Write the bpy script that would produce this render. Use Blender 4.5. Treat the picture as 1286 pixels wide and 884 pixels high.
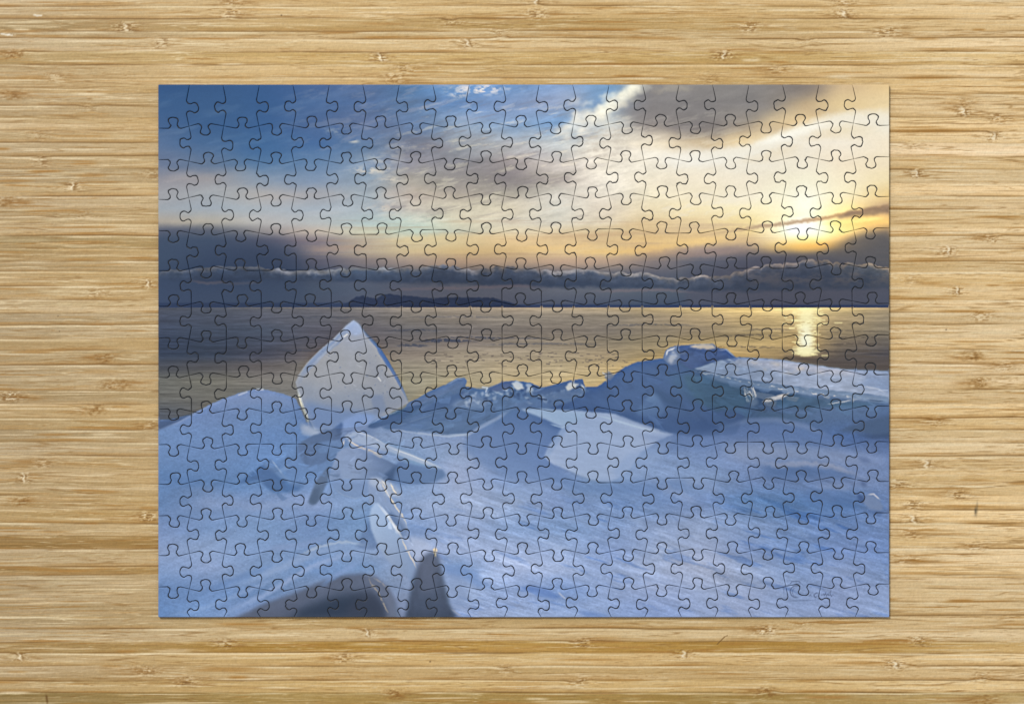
import bpy, math, time
import numpy as np
from mathutils import Vector
from mathutils.geometry import delaunay_2d_cdt

T0 = time.time()
U = 0.00045                      # metres per photograph pixel: a piece is about 2 cm wide
TH = 5.0 * U                     # board thickness, about 1.9 mm
CX, CY = 643.0, 442.0
GRID = 1.1                       # spacing of the print's colour samples, in the same pixels
DEBUG = False

# ------------------------------------------------------------------ noise and paint helpers
def hash_lattice(seed, h, w):
    return np.random.RandomState(seed).rand(h, w).astype(np.float32)

_lat = {}
def vnoise(x, y, seed=0):
    """smooth value noise, -1..1, period 256"""
    if seed not in _lat:
        _lat[seed] = hash_lattice(seed, 256, 256)
    L = _lat[seed]
    xi = np.floor(x).astype(np.int64); yi = np.floor(y).astype(np.int64)
    fx = (x - xi).astype(np.float32); fy = (y - yi).astype(np.float32)
    fx = fx * fx * (3 - 2 * fx); fy = fy * fy * (3 - 2 * fy)
    x0 = xi & 255; x1 = (xi + 1) & 255; y0 = yi & 255; y1 = (yi + 1) & 255
    a = L[y0, x0]; b = L[y0, x1]; c = L[y1, x0]; d = L[y1, x1]
    return ((a + (b - a) * fx) * (1 - fy) + (c + (d - c) * fx) * fy) * 2 - 1

def fbm(x, y, seed=0, octs=4, gain=.5):
    s = 0; a = 1.0; t = 0
    for i in range(octs):
        s = s + a * vnoise(x * 2 ** i + 17.3 * i, y * 2 ** i + 9.1 * i, seed + i * 31)
        t += a; a *= gain
    return s / t

def smooth(a, b, v):
    t = np.clip((v - a) / (b - a), 0, 1)
    return t * t * (3 - 2 * t)

def blur(m, s):
    if s <= 0.05: return m
    r = max(1, int(math.ceil(2.5 * s)))
    k = np.exp(-.5 * (np.arange(-r, r + 1) / s) ** 2); k /= k.sum()
    for ax in (0, 1):
        pad = [(0, 0)] * m.ndim; pad[ax] = (r, r)
        p = np.pad(m, pad, mode='edge'); o = np.zeros_like(m)
        n = m.shape[ax]
        for i, kk in enumerate(k):
            o += np.float32(kk) * (p[i:i + n] if ax == 0 else p[:, i:i + n])
        m = o
    return m

class Canvas:
    def __init__(s, x0, y0, x1, y1, S):
        s.x0, s.y0, s.S = x0, y0, S
        s.w = int((x1 - x0) * S) + 1; s.h = int((y1 - y0) * S) + 1
        s.X, s.Y = np.meshgrid(x0 + np.arange(s.w) / S, y0 + np.arange(s.h) / S)
        s.X = s.X.astype(np.float32); s.Y = s.Y.astype(np.float32)
        s.c = np.zeros((s.h, s.w, 3), np.float32)
    def box(s, x0, y0, x1, y1):
        i0 = max(0, int((y0 - s.y0) * s.S)); i1 = min(s.h, int((y1 - s.y0) * s.S) + 2)
        j0 = max(0, int((x0 - s.x0) * s.S)); j1 = min(s.w, int((x1 - s.x0) * s.S) + 2)
        return slice(i0, max(i0, i1)), slice(j0, max(j0, j1))
    def mask(s, pts, soft=.6, rough=0, rs=6, seed=5, full=False):
        """coverage of a polygon; rough moves its outline by noise"""
        P = np.array(pts, np.float32); m = soft * 3 + rough + 3
        sl = s.box(P[:, 0].min() - m, P[:, 1].min() - m, P[:, 0].max() + m, P[:, 1].max() + m)
        X, Y = s.X[sl], s.Y[sl]
        if rough:
            X, Y = X + rough * fbm(X / rs, Y / rs, seed, 3), Y + rough * fbm(X / rs + 50, Y / rs + 9, seed + 1, 3)
        ins = np.zeros(X.shape, bool)
        n = len(P)
        for k in range(n):
            xa, ya = P[k]; xb, yb = P[(k + 1) % n]
            if ya == yb: continue
            c = (Y < ya) != (Y < yb)
            ins ^= c & (X < (xb - xa) * (Y - ya) / (yb - ya) + xa)
        return sl, blur(ins.astype(np.float32), soft * s.S)
    def put(s, sl, m, col, amp=0, ax=12, ay=5, seed=40, ang=0):
        col = np.array(col, np.float32)
        if amp:
            X, Y = s.X[sl], s.Y[sl]; ca, sa = math.cos(ang), math.sin(ang)
            n = fbm((X * ca + Y * sa) / ax, (Y * ca - X * sa) / ay, seed, 4)
            col = col * (1 + amp * n[..., None])
        s.c[sl] = s.c[sl] * (1 - m[..., None]) + col * m[..., None]
    def poly(s, pts, col, a=1, soft=.6, rough=0, rs=6, amp=0, ax=12, ay=5, seed=40, ang=0, col2=None, axis=None):
        """fill a polygon; col2 with axis (xa,ya,xb,yb) makes the fill run from col to col2"""
        sl, m = s.mask(pts, soft, rough, rs, seed)
        if col2 is not None:
            xa, ya, xb, yb = axis; dx, dy = xb - xa, yb - ya
            t = np.clip(((s.X[sl] - xa) * dx + (s.Y[sl] - ya) * dy) / (dx * dx + dy * dy), 0, 1)[..., None]
            col = np.array(col, np.float32) * (1 - t) + np.array(col2, np.float32) * t
        s.put(sl, m * a, col, amp, ax, ay, seed, ang)
    def line(s, pts, w, col, a=1, soft=.5, wob=0, breakup=0, seed=70, taper=True):
        P = np.array(pts, np.float32); m = w + soft * 3 + wob + 2
        sl = s.box(P[:, 0].min() - m, P[:, 1].min() - m, P[:, 0].max() + m, P[:, 1].max() + m)
        X, Y = s.X[sl], s.Y[sl]
        if wob: X, Y = X + wob * fbm(X / 5, Y / 5, seed, 3), Y + wob * fbm(X / 5 + 30, Y / 5, seed + 1, 3)
        d = np.full(X.shape, 1e9, np.float32); al = np.zeros(X.shape, np.float32)
        seg = np.hypot(*np.diff(P, axis=0).T); tot = seg.sum() + 1e-6; acc = 0
        for k in range(len(P) - 1):
            (xa, ya), (xb, yb) = P[k], P[k + 1]; dx, dy = xb - xa, yb - ya
            t = np.clip(((X - xa) * dx + (Y - ya) * dy) / (dx * dx + dy * dy + 1e-9), 0, 1)
            dd = np.hypot(X - xa - t * dx, Y - ya - t * dy); al = np.where(dd < d, (acc + t * seg[k]) / tot, al); d = np.minimum(d, dd); acc += seg[k]
        tp = smooth(-.02, .28, al) * smooth(1.02, .72, al) if taper and tot > 14 else np.float32(1)
        ww = w * (.35 + .65 * tp)
        mk = (1 - smooth(ww / 2 - soft * .5, ww / 2 + soft, d)) * (.15 + .85 * tp)
        if breakup: mk = mk * smooth(-.2, .35, fbm(X / 4, Y / 4, seed + 3, 3) + 1 - 1.4 * breakup)
        s.put(sl, mk * a, col)
    def glow(s, x, y, rx, ry, col, a=1, p=1.0, ymin=-1e9):
        sl = s.box(x - rx * 3, max(ymin, y - ry * 3), x + rx * 3, y + ry * 3)
        d = ((s.X[sl] - x) / rx) ** 2 + ((s.Y[sl] - y) / ry) ** 2
        s.put(sl, a * np.exp(-d ** p), col)
    def sample(s, x, y, mirror=False):
        u = (np.asarray(x) - s.x0) * s.S; v = (np.asarray(y) - s.y0) * s.S
        if mirror:
            u = np.abs((u + 4 * s.w) % (2 * s.w - 2)); u = np.where(u > s.w - 1, 2 * s.w - 2 - u, u)
            v = np.abs((v + 4 * s.h) % (2 * s.h - 2)); v = np.where(v > s.h - 1, 2 * s.h - 2 - v, v)
        u = np.clip(u, 0, s.w - 1.001); v = np.clip(v, 0, s.h - 1.001)
        i = v.astype(int); j = u.astype(int); fu = (u - j)[:, None]; fv = (v - i)[:, None]; c = s.c
        return (c[i, j] * (1 - fu) + c[i, j + 1] * fu) * (1 - fv) + (c[i + 1, j] * (1 - fu) + c[i + 1, j + 1] * fu) * fv

def field(cv, xs, rows):
    """smooth colour field from a table {y: [rgb per x]}"""
    ys = sorted(rows); tab = np.array([rows[y] for y in ys], np.float32)
    fx = np.interp(cv.X[0], xs, np.arange(len(xs))); fy = np.interp(cv.Y[:, 0], ys, np.arange(len(ys)))
    def wts(f, n):
        i = np.clip(np.floor(f).astype(int), 0, n - 2); t = f - i
        t = t * .55 + .45 * t * t * (3 - 2 * t)
        return i, t.astype(np.float32)
    i, t = wts(fy, len(ys)); r = tab[i] * (1 - t)[:, None, None] + tab[i + 1] * t[:, None, None]
    j, t = wts(fx, len(xs)); return r[:, j] * (1 - t)[None, :, None] + r[:, j + 1] * t[None, :, None]

# ------------------------------------------------------------------ the printed picture
XS = [198, 260, 330, 400, 460, 520, 580, 640, 700, 760, 820, 880, 940, 1012, 1060, 1116]
SKY = {
 107: [(42,82,143),(46,86,146),(52,92,152),(75,105,160),(88,114,165),(80,122,176),(100,142,190),(98,138,186),(112,146,190),(112,148,192),(125,122,130),(112,108,116),(104,102,112),(135,125,122),(205,182,150),(225,200,155)],
 130: [(50,90,150),(50,90,150),(52,93,153),(72,106,162),(88,116,168),(88,120,168),(88,126,176),(112,140,180),(128,150,184),(118,146,186),(120,118,126),(104,101,113),(106,102,114),(180,160,135),(222,202,162),(230,212,175)],
 155: [(58,94,152),(52,92,152),(56,97,157),(80,108,160),(100,120,166),(98,126,174),(130,155,190),(122,152,193),(112,150,200),(185,190,195),(150,142,142),(118,112,118),(165,148,132),(225,202,165),(230,220,195),(234,234,230)],
 180: [(80,110,160),(64,102,158),(55,98,157),(68,106,165),(92,122,168),(112,122,152),(148,156,176),(165,170,184),(170,180,192),(205,202,196),(222,214,200),(198,182,158),(228,208,172),(236,232,226),(238,234,228),(238,230,215)],
 205: [(105,125,165),(100,126,166),(78,118,170),(92,128,178),(124,150,188),(140,140,160),(130,130,148),(148,142,152),(185,182,186),(222,218,210),(232,228,218),(232,230,226),(236,232,224),(238,232,222),(238,228,212),(236,226,204)],
 225: [(152,157,176),(160,164,178),(130,155,188),(124,154,194),(138,164,194),(168,164,166),(150,144,150),(138,132,142),(170,165,165),(226,222,214),(234,226,208),(238,230,214),(240,232,218),(240,236,220),(240,232,212),(236,224,190)],
 245: [(166,174,190),(168,181,198),(176,182,190),(164,176,192),(162,184,204),(190,180,176),(176,166,164),(178,172,168),(214,214,210),(230,226,216),(234,226,202),(238,228,204),(240,232,214),(240,240,226),(240,236,214),(228,206,155)],
 262: [(164,178,198),(164,181,204),(170,188,206),(166,188,210),(168,190,210),(200,196,194),(205,198,188),(220,214,198),(216,220,214),(229,223,208),(234,222,190),(236,220,178),(240,226,184),(245,242,226),(244,232,178),(170,150,140)],
 278: [(170,168,174),(174,175,180),(180,188,198),(180,195,206),(176,198,210),(190,204,204),(214,210,194),(218,216,202),(216,218,208),(226,218,196),(226,206,164),(226,203,154),(232,208,148),(250,245,230),(228,200,140),(225,200,142)],
 290: [(86,95,130),(94,102,130),(150,150,160),(192,186,182),(200,200,188),(188,200,196),(202,202,190),(222,214,188),(224,212,182),(220,204,166),(216,192,148),(220,192,142),(228,198,138),(255,252,246),(246,228,172),(190,165,130)],
 302: [(60,78,118),(62,80,120),(95,98,125),(130,121,136),(182,166,156),(208,192,166),(220,202,166),(230,206,162),(226,202,158),(216,192,150),(222,192,140),(224,190,130),(200,170,130),(252,238,190),(215,185,135),(92,94,114)],
 315: [(56,76,118),(58,76,118),(74,85,118),(128,120,134),(180,163,150),(208,185,152),(222,196,150),(222,196,150),(226,202,158),(222,198,152),(190,162,130),(156,138,130),(122,112,116),(165,142,118),(105,102,112),(74,82,108)],
 328: [(56,76,116),(58,77,118),(66,81,115),(92,92,116),(128,117,125),(168,150,145),(188,164,146),(192,170,150),(188,164,148),(178,156,142),(128,120,126),(92,97,116),(84,90,110),(88,90,106),(74,82,105),(70,80,105)],
 345: [(55,74,112),(57,76,115),(62,80,116),(72,84,114),(80,88,114),(88,94,116),(96,100,118),(96,100,120),(96,100,120),(92,98,118),(86,92,114),(80,90,112),(76,86,108),(74,82,105),(72,80,102),(68,78,102)],
 365: [(57,77,118),(58,78,118),(62,82,120),(70,86,118),(78,90,118),(86,94,120),(90,97,120),(90,97,120),(92,100,122),(88,97,118),(80,92,115),(74,88,112),(70,82,108),(66,79,105),(64,77,104),(63,76,103)],
 383: [(52,71,112),(54,73,112),(56,76,112),(66,80,112),(74,84,112),(78,86,112),(80,88,112),(78,86,112),(74,84,110),(70,82,110),(66,80,108),(64,78,107),(62,76,105),(60,74,103),(60,74,103),(60,74,103)],
}
SEA = {
 386: [(92,97,117),(94,99,118),(102,104,120),(108,107,120),(125,120,125),(148,138,134),(160,148,138),(166,152,140),(172,158,142),(180,163,142),(192,170,138),(205,180,138),(218,190,138),(245,222,170),(215,190,145),(182,162,136)],
 400: [(84,91,115),(88,94,115),(95,98,117),(99,100,115),(118,114,122),(138,130,128),(148,138,132),(148,139,132),(150,140,132),(152,141,131),(165,148,130),(178,156,128),(192,166,126),(210,184,138),(182,160,128),(166,150,130)],
 415: [(74,84,110),(78,87,110),(82,91,114),(94,94,112),(108,104,116),(112,109,116),(122,116,118),(130,122,120),(138,128,122),(140,130,124),(150,136,122),(154,137,118),(166,146,116),(196,170,128),(158,140,116),(142,130,116)],
 430: [(66,78,107),(70,81,106),(76,83,106),(93,91,106),(110,104,112),(120,113,116),(136,126,124),(142,132,124),(150,138,126),(152,139,124),(162,146,122),(170,150,120),(180,156,116),(190,162,118),(130,116,104),(116,108,106)],
 445: [(62,74,102),(65,76,101),(76,79,100),(112,104,110),(130,120,118),(148,136,130),(160,148,134),(164,151,135),(168,154,134),(170,152,128),(178,157,124),(188,164,124),(178,152,114),(158,136,108),(104,95,94),(86,82,90)],
 460: [(82,86,104),(92,92,104),(110,104,110),(132,126,126),(146,138,132),(160,150,138),(170,158,140),(182,166,140),(184,168,140),(192,170,134),(196,172,132),(196,172,132),(150,130,108),(110,98,92),(98,90,90),(96,88,90)],
 478: [(124,124,128),(134,131,130),(136,131,133),(140,136,136),(150,146,138),(168,160,144),(176,166,144),(190,175,146),(194,176,142),(200,180,142),(200,180,142),(190,170,130),(150,130,110),(110,100,95),(100,92,92),(96,90,92)],
 498: [(122,121,126),(128,126,129),(124,124,132),(135,132,134),(150,146,140),(160,153,140),(165,155,140),(170,160,140),(175,160,140),(180,160,140),(180,160,140),(180,160,140),(150,130,110),(110,100,95),(100,92,92),(96,90,92)],
 525: [(92,100,124),(110,112,126),(118,120,132),(125,125,132),(140,138,136),(150,146,138),(160,150,140),(165,155,140),(170,160,140),(180,160,140),(180,160,140),(180,160,140),(150,130,110),(110,100,95),(100,92,92),(96,90,92)],
}
SNOW = {
 490: [(115,145,200),(118,148,202),(122,152,204),(112,145,200),(110,140,190),(90,118,165),(84,114,160),(88,120,168),(78,108,158),(72,102,154),(70,100,150),(74,104,150),(76,106,148),(82,112,158),(84,114,158),(84,112,160)],
 520: [(112,145,202),(112,146,202),(112,150,206),(100,135,190),(112,145,195),(85,116,166),(82,112,158),(88,122,172),(80,112,166),(76,106,160),(70,100,150),(74,104,152),(75,105,148),(82,112,158),(82,112,158),(78,106,156)],
 545: [(110,148,206),(112,150,208),(106,146,206),(98,132,184),(132,157,196),(134,160,202),(122,148,196),(102,132,186),(100,130,182),(138,168,214),(82,112,165),(94,124,180),(98,128,184),(88,122,178),(80,114,174),(68,94,144)],
 570: [(108,146,205),(109,147,206),(108,148,208),(104,138,188),(132,162,206),(122,152,197),(132,157,202),(104,134,190),(110,140,200),(154,184,224),(122,151,200),(114,144,198),(122,148,198),(112,140,190),(116,143,194),(106,135,192)],
 600: [(96,136,196),(98,138,198),(98,138,196),(110,145,200),(132,158,203),(112,145,196),(144,165,210),(120,150,205),(128,155,207),(132,162,207),(126,155,205),(124,154,204),(108,138,193),(106,136,190),(114,140,190),(110,138,190)],
 630: [(98,135,192),(120,148,198),(122,150,203),(134,155,204),(124,154,203),(138,162,208),(150,172,216),(144,168,214),(130,156,210),(122,151,205),(112,146,204),(114,145,203),(94,134,194),(84,125,186),(82,122,182),(100,130,185)],
 660: [(118,148,203),(110,145,200),(112,146,199),(110,140,196),(116,150,204),(126,155,208),(140,165,214),(130,160,212),(126,158,213),(130,158,211),(132,160,213),(138,164,214),(128,157,211),(106,141,201),(101,136,196),(108,139,195)],
 690: [(134,160,210),(130,160,210),(116,150,205),(116,151,209),(130,162,216),(148,172,220),(146,170,216),(148,173,220),(144,170,219),(128,156,212),(140,166,215),(144,168,217),(122,151,209),(116,148,206),(121,151,210),(116,148,210)],
 715: [(125,155,210),(130,156,206),(114,150,206),(110,150,214),(114,154,215),(140,162,205),(112,146,200),(154,178,224),(154,178,224),(146,171,220),(154,177,223),(158,179,224),(145,170,219),(131,159,212),(140,163,212),(131,159,213)],
 740: [(101,136,196),(110,145,205),(104,142,202),(110,140,190),(112,142,190),(130,155,200),(148,174,219),(134,163,216),(118,150,207),(148,173,222),(150,172,220),(146,170,219),(145,168,216),(136,160,209),(140,161,210),(144,167,217)],
 775: [(102,141,205),(120,155,215),(118,146,200),(110,135,190),(120,140,190),(135,158,205),(146,170,220),(150,175,224),(150,175,224),(144,170,220),(136,163,220),(148,171,221),(150,172,221),(150,172,221),(150,171,220),(150,174,224)],
}

TONES = [  # zone (0 sky, 1 sea, 2 snow), x, y, colour read off the photograph
 (0,224,240,(150,152,158)),(0,217,308,(58,74,98)),(0,387,128,(70,102,148)),(0,397,258,(158,166,176)),(0,482,313,(186,171,143)),(0,617,226,(140,135,132)),
 (0,702,263,(216,211,198)),(0,880,128,(134,131,128)),(0,917,213,(232,225,207)),(0,1090,304,(105,98,92)),(0,1002,348,(62,68,84)),
 (0,572,348,(52,62,82)),(0,302,370,(60,74,98)),(0,265,130,(50,86,130)),(0,940,280,(238,216,160)),(0,300,345,(42,56,80)),
 (0,740,185,(226,220,208)),(0,703,196,(198,193,186)),(0,860,188,(230,216,190)),(0,800,215,(233,226,210)),(0,820,135,(124,120,122)),(0,650,110,(112,146,192)),
 (1,217,400,(64,72,90)),(1,652,400,(136,127,116)),(1,218,493,(102,102,98)),(1,652,463,(176,160,130)),(1,952,403,(186,162,116)),
 (2,812,488,(72,98,140)),(2,732,568,(140,160,195)),(2,642,558,(88,115,162)),(2,1042,633,(82,114,164)),(2,872,703,(147,162,196)),(2,1060,716,(122,142,183)),
 (2,640,690,(150,168,206)),(2,250,590,(90,122,168)),(2,330,520,(95,122,165)),
 (2,438,579,(120,140,175)),(2,553,529,(72,100,140)),(2,598,567,(118,140,178)),(2,918,499,(50,78,108)),(2,1000,474,(150,162,186)),(2,1000,565,(110,130,168)),
 (2,214,655,(102,128,172)),(2,212,750,(94,126,174)),(2,393,717,(112,140,184)),(2,304,675,(120,146,188)),(2,396,645,(110,138,182)),(2,520,597,(92,122,166)),
 (2,700,640,(116,142,186)),(2,800,748,(134,155,198)),(2,598,635,(145,163,196)),(2,488,553,(120,140,178)),(2,386,573,(84,110,152)),
 (2,950,655,(110,136,178)),(2,1100,742,(128,148,188)),(2,270,545,(98,126,172)),(2,700,500,(76,102,142)),(2,880,585,(112,136,178))]

def paint_picture():
    cv = Canvas(192, 100, 1124, 781, 1.5)
    X, Y = cv.X, cv.Y
    # ---- sky
    wx = 7 * fbm(X / 45, Y / 16, 3, 4); wy = 4.0 * fbm(X / 45 + 7, Y / 16 + 3, 4, 4)
    sky = field(cv, XS, SKY)
    amp = np.exp(-((Y - 190) / 70) ** 2)
    jj = np.clip(((X - cv.x0) + wx * 1.6 * amp) * cv.S, 0, cv.w - 1).astype(int)
    ii = np.clip(((Y - cv.y0) + wy * 1.6 * amp) * cv.S, 0, cv.h - 1).astype(int)
    sky = blur(sky[ii, jj], 1.0)
    ca, sa = math.cos(.22), math.sin(-.22)
    Xr, Yr = X * ca + Y * sa, -X * sa + Y * ca
    cloud = smooth(380, 520, X) * smooth(330, 230, Y) * smooth(900, 760, X)
    n1 = fbm(Xr / 34 + .5 * fbm(X / 30, Y / 30, 9, 2), Yr / 8, 11, 5, .58)
    n2 = fbm(Xr / 11, Yr / 4.0, 15, 4, .6)
    sky *= (1 + (cloud * (.085 * n1 + .045 * n2) + .014 * n1 + .010 * n2))[..., None]
    lf = smooth(600, 380, X) * smooth(300, 250, Y)
    sky += (lf * 11 * smooth(.05, .7, fbm(Xr / 60, Yr / 14, 21, 4)))[..., None] * np.array([1.1, .95, .75], np.float32)
    cv.c[:] = sky
    # white puffs at the top and on the left flank of the cloud
    pf = fbm(X / 9, Y / 4.0, 33, 4, .6)
    st_a = fbm(Xr / 26, Yr / 5.5, 35, 5, .6); st_b = fbm(Xr / 40, Yr / 4, 37, 4, .6)
    reg = smooth(420, 560, X) * smooth(1000, 860, X) * smooth(295, 262, Y) * smooth(110, 150, Y)
    cv.put((slice(None), slice(None)), reg * .30 * smooth(.10, .5, st_a), (228, 222, 210))
    cv.put((slice(None), slice(None)), reg * .22 * smooth(.15, .5, st_b) * smooth(820, 700, X), (120, 114, 124))
    low = smooth(262, 285, Y) * smooth(335, 318, Y) * smooth(340, 460, X)
    cv.put((slice(None), slice(None)), low * .25 * smooth(.05, .5, fbm(X / 120, Y / 3.4, 39, 4, .6)), (176, 150, 128))
    lf2 = smooth(330, 430, X) * smooth(640, 520, X) * smooth(215, 170, Y)
    cv.put((slice(None), slice(None)), lf2 * .32 * smooth(.05, .5, fbm(Xr / 30, Yr / 8, 43, 5, .6)), (150, 156, 184))
    for (x, y, rx, ry, a) in ((602, 112, 34, 6.5, .95), (575, 120, 10, 4, .6), (468, 214, 26, 5, .75), (492, 226, 18, 4, .6), (445, 178, 6, 2.2, .6),
                              (420, 165, 14, 5, .3), (480, 200, 24, 6, .35), (495, 262, 30, 8, .55), (540, 275, 34, 5, .5), (478, 262, 14, 3, .5), (505, 186, 20, 8, .2)):
        sl = cv.box(x - rx * 2.5, y - ry * 3, x + rx * 2.5, y + ry * 3)
        d = ((X[sl] - x) / rx) ** 2 + ((Y[sl] - y) / ry) ** 2
        cv.put(sl, a * np.exp(-d) * smooth(-.25, .4, pf[sl]), (222, 219, 214))
    # the bright slanting cloud edge beside the blue wedge
    cv.poly([(730,146),(750,132),(765,118),(785,104),(745,100),(735,125)], (102,138,184), .5, 6, 4, 20)
    cv.poly([(698,112),(730,108),(742,122),(720,138),(700,128)], (146,160,184), .45, 6, 8, 14)
    cv.poly([(690,172),(716,150),(742,140),(764,124),(782,112),(796,106),(812,108),(798,120),(776,134),(762,150),(742,160),(715,176)], (216,214,208), .62, 3.0, 10, 8, amp=.12, ax=8, ay=5)
    cv.poly([(735,152),(760,134),(780,118),(800,108),(812,110),(790,126),(765,145)], (234,231,222), .7, 2.0, 8, 6, amp=.10, ax=6, ay=4)
    q = np.random.RandomState(31)
    for i in range(46):
        t_ = q.rand(); x = 712 + 100 * t_ + q.normal() * 4; y = 158 - 50 * t_ + q.normal() * (5 + 5 * (1 - t_)); r_ = q.uniform(3, 9)
        cv.poly([(x - r_, y + r_ * .4), (x - r_ * .2, y - r_ * .5), (x + r_, y - r_ * .6), (x + r_ * .4, y + r_ * .4)], (232,229,220), q.uniform(.15, .5), 1.5, 4, 4, seed=100 + i)
    cv.poly([(796,116),(815,107),(1000,104),(1040,110),(985,134),(940,158),(905,172),(860,170),(815,158),(785,150),(770,140)], (110,106,114), .68, 7, 10, 26, amp=.10, ax=30, ay=9, ang=-.2)
    cv.line([(815,116),(845,111),(875,112)], 4, (150,142,138), .4, 5, 3)
    for y, a in ((168,.5),(176,.4),(185,.5),(193,.35),(161,.3)):
        cv.line([(725,y+6),(770,y+2),(800,y+2)], 2.2, (178,172,166), a, 2.5, 2.5, .5, seed=int(y))
    # grey-mauve cloud streaks in the middle
    for (x, y, rx, ry, a) in ((545,186,32,7,.5),(610,222,60,10,.40),(560,236,60,7,.30),(640,216,36,10,.35),(520,245,30,6,.25),(505,262,26,4,.45),(665,231,30,8,.35),(690,196,26,4,.2)):
        sl = cv.box(x - rx * 2.5, y - ry * 3, x + rx * 2.5, y + ry * 3)
        d = ((X[sl] - x) / rx) ** 2 + ((Y[sl] - y - .12 * (X[sl] - x)) / ry) ** 2
        cv.put(sl, a * np.exp(-d) * smooth(-.5, .5, n1[sl]), (122, 116, 130))
    # pale band sweeping up to the right
    cv.line([(760,186),(800,192),(850,200),(900,196),(950,188),(985,174),(1020,160),(1060,150),(1118,146),(1180,142)], 13, (237,238,238), .75, 9, 2)
    cv.line([(940,184),(985,172),(1020,160),(1050,152)], 5, (246,248,250), .6, 5, 1)
    # warm stripes low down
    for (p, w, col, a) in (([(470,304),(560,299),(660,297)], 6, (226,202,160), .45), ([(380,314),(430,312),(470,310)], 4, (170,145,138), .5),
                           ([(640,300),(740,296),(860,288),(960,277)], 4, (205,178,140), .5), ([(700,318),(800,315),(860,306),(940,296)], 5, (236,200,132), .55),
                           ([(640,312),(700,312),(760,308)], 4, (240,205,140), .35), ([(760,284),(850,280),(900,274)], 5, (214,188,146), .45),
                           ([(780,300),(870,296),(930,290)], 3, (205,174,128), .45), ([(830,322),(900,318),(960,306)], 4, (146,128,124), .5)):
        cv.line(p, w, col, a, 5, 2, seed=int(p[0][0]))
    # the sun and its glare
    cv.glow(1012, 276, 58, 34, (250,232,160), .75)
    cv.glow(1018, 250, 40, 34, (246,246,232), .8)
    cv.glow(1010, 291, 34, 17, (255,246,214), .95)
    cv.glow(1014, 256, 16, 22, (248,248,238), .5, 1.2)
    cv.glow(1012, 288, 27, 13.5, (255,255,255), 1, 1.8)
    cv.glow(1012, 312, 46, 9, (242,205,110), .75)
    cv.glow(1010, 303, 18, 6, (255,240,170), .8)
    # thin dark cloud crossing above the sun
    cv.line([(880,296),(925,289),(960,284),(1000,279),(1030,275),(1062,269),(1090,264),(1120,259),(1180,250)], 3.2, (176,148,118), .75, 3, 1.5)
    cv.poly([(1050,274),(1066,266),(1090,262),(1120,256),(1120,266),(1096,271),(1080,270),(1060,275)], (132,118,112), .8, 1.6, 3, 6, amp=.12)
    cv.line([(1030,282),(1075,278),(1118,272)], 3, (250,232,170), .7, 3, 1)
    # slate bank: thin on the left, a wedge on the right
    cv.poly([(195,291),(300,291),(345,302),(380,320),(380,390),(195,390)], (58,77,117), .55, 9, 4, 30)
    cv.poly([(1120,286),(1090,292),(1060,302),(1030,312),(990,318),(950,322),(900,332),(860,342),(860,390),(1120,390)], (76,83,107), .85, 5, 4, 24, amp=.03)
    cv.glow(1016, 309, 34, 6, (230,185,105), .55)
    # ---- roll of cloud above the horizon
    def roll(x):
        top = np.interp(x, [195,215,235,262,300,330,370,430,470,520,556,600,640,690,730,760,800,850,880,905,925,940,955,985,1010,1022,1035,1055,1085,1118],
                           [342,337,338,335,334,336,340,337,336,336,333,338,334,340,338,342,342,350,346,348,342,337,336,330,328,326,327,332,330,338])
        bot = np.interp(x, [195,260,330,400,480,540,600,680,760,830,880,940,1012,1118], [350,354,352,352,354,356,358,360,362,362,366,366,364,362])
        return top, bot
    top, bot = roll(X)
    bump = np.abs(vnoise(X / 13, Y * 0 + 3.3, 51)) * 4 + np.abs(vnoise(X / 7, Y * 0 + 1.7, 52)) * 2.2 + .8 * fbm(X / 5, Y / 4, 53, 2)
    tt = top + 2.4 - bump * np.interp(X, [198, 400, 800, 1116], [.6, .8, 1.0, 1.1])
    puff = fbm(X / 14, Y / 9, 55, 4, .6); m = smooth(tt - 1.1, tt + 1.1, Y) * smooth(bot + 4, bot - 4, Y + 3 * puff)
    depth = np.clip((Y - tt) / 18, 0, 1)
    k = np.interp(X, [198, 450, 800, 1116], [0, .45, .7, .75])[..., None]
    rim = np.array([120,130,162], np.float32) * (1 - k) + np.array([152,146,146], np.float32) * k
    body = np.array([64,82,120], np.float32) * (1 - k) + np.array([74,84,106], np.float32) * k
    low = np.array([50,68,106], np.float32) * (1 - k) + np.array([58,70,94], np.float32) * k
    d1 = smooth(-.04, .42, depth + .22 * puff)[..., None]; d2 = smooth(.35, 1, depth)[..., None]
    rim = rim * (.80 + .34 * smooth(-.4, .5, fbm(X / 22, Y / 14, 61, 3)))[..., None] + body * 0
    rc = rim * (1 - d1) + body * d1; rc = rc * (1 - d2) + low * d2
    rc = rc * (1 + .16 * np.clip(fbm(X / 9, Y / 6, 57, 4, .6), -1, 1) * (1 - d2[..., 0] * .6))[..., None]
    cv.put((slice(None), slice(None)), m * np.interp(X, [198, 215, 260], [.5, .9, 1]), rc)
    big = smooth(890, 960, X) * smooth(338, 344, Y + 4 * puff) * smooth(366, 350, Y)
    cv.put((slice(None), slice(None)), big * .35 * smooth(-.3, .5, fbm(X / 16, Y / 8, 59, 4, .6)), (112, 108, 114))
    # warm and pale slots just under the roll
    for p, a in (([(235,352),(262,356),(290,353)], .35), ([(480,364),(560,362),(600,364)], .3), ([(560,362),(660,359),(690,362)], .35), ([(740,366),(830,364),(880,368)], .4), ([(280,357),(330,355)], .2)):
        cv.line(p, 2.4, (125,112,126), a, 2, 1.2, seed=int(p[0][0]))
    cv.poly([(195,380.5),(300,380.2),(440,380.6),(520,381),(700,382.5),(900,383),(1120,383),(1120,386.4),(195,386.4)], (38,56,98), .62, .8)
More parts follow.
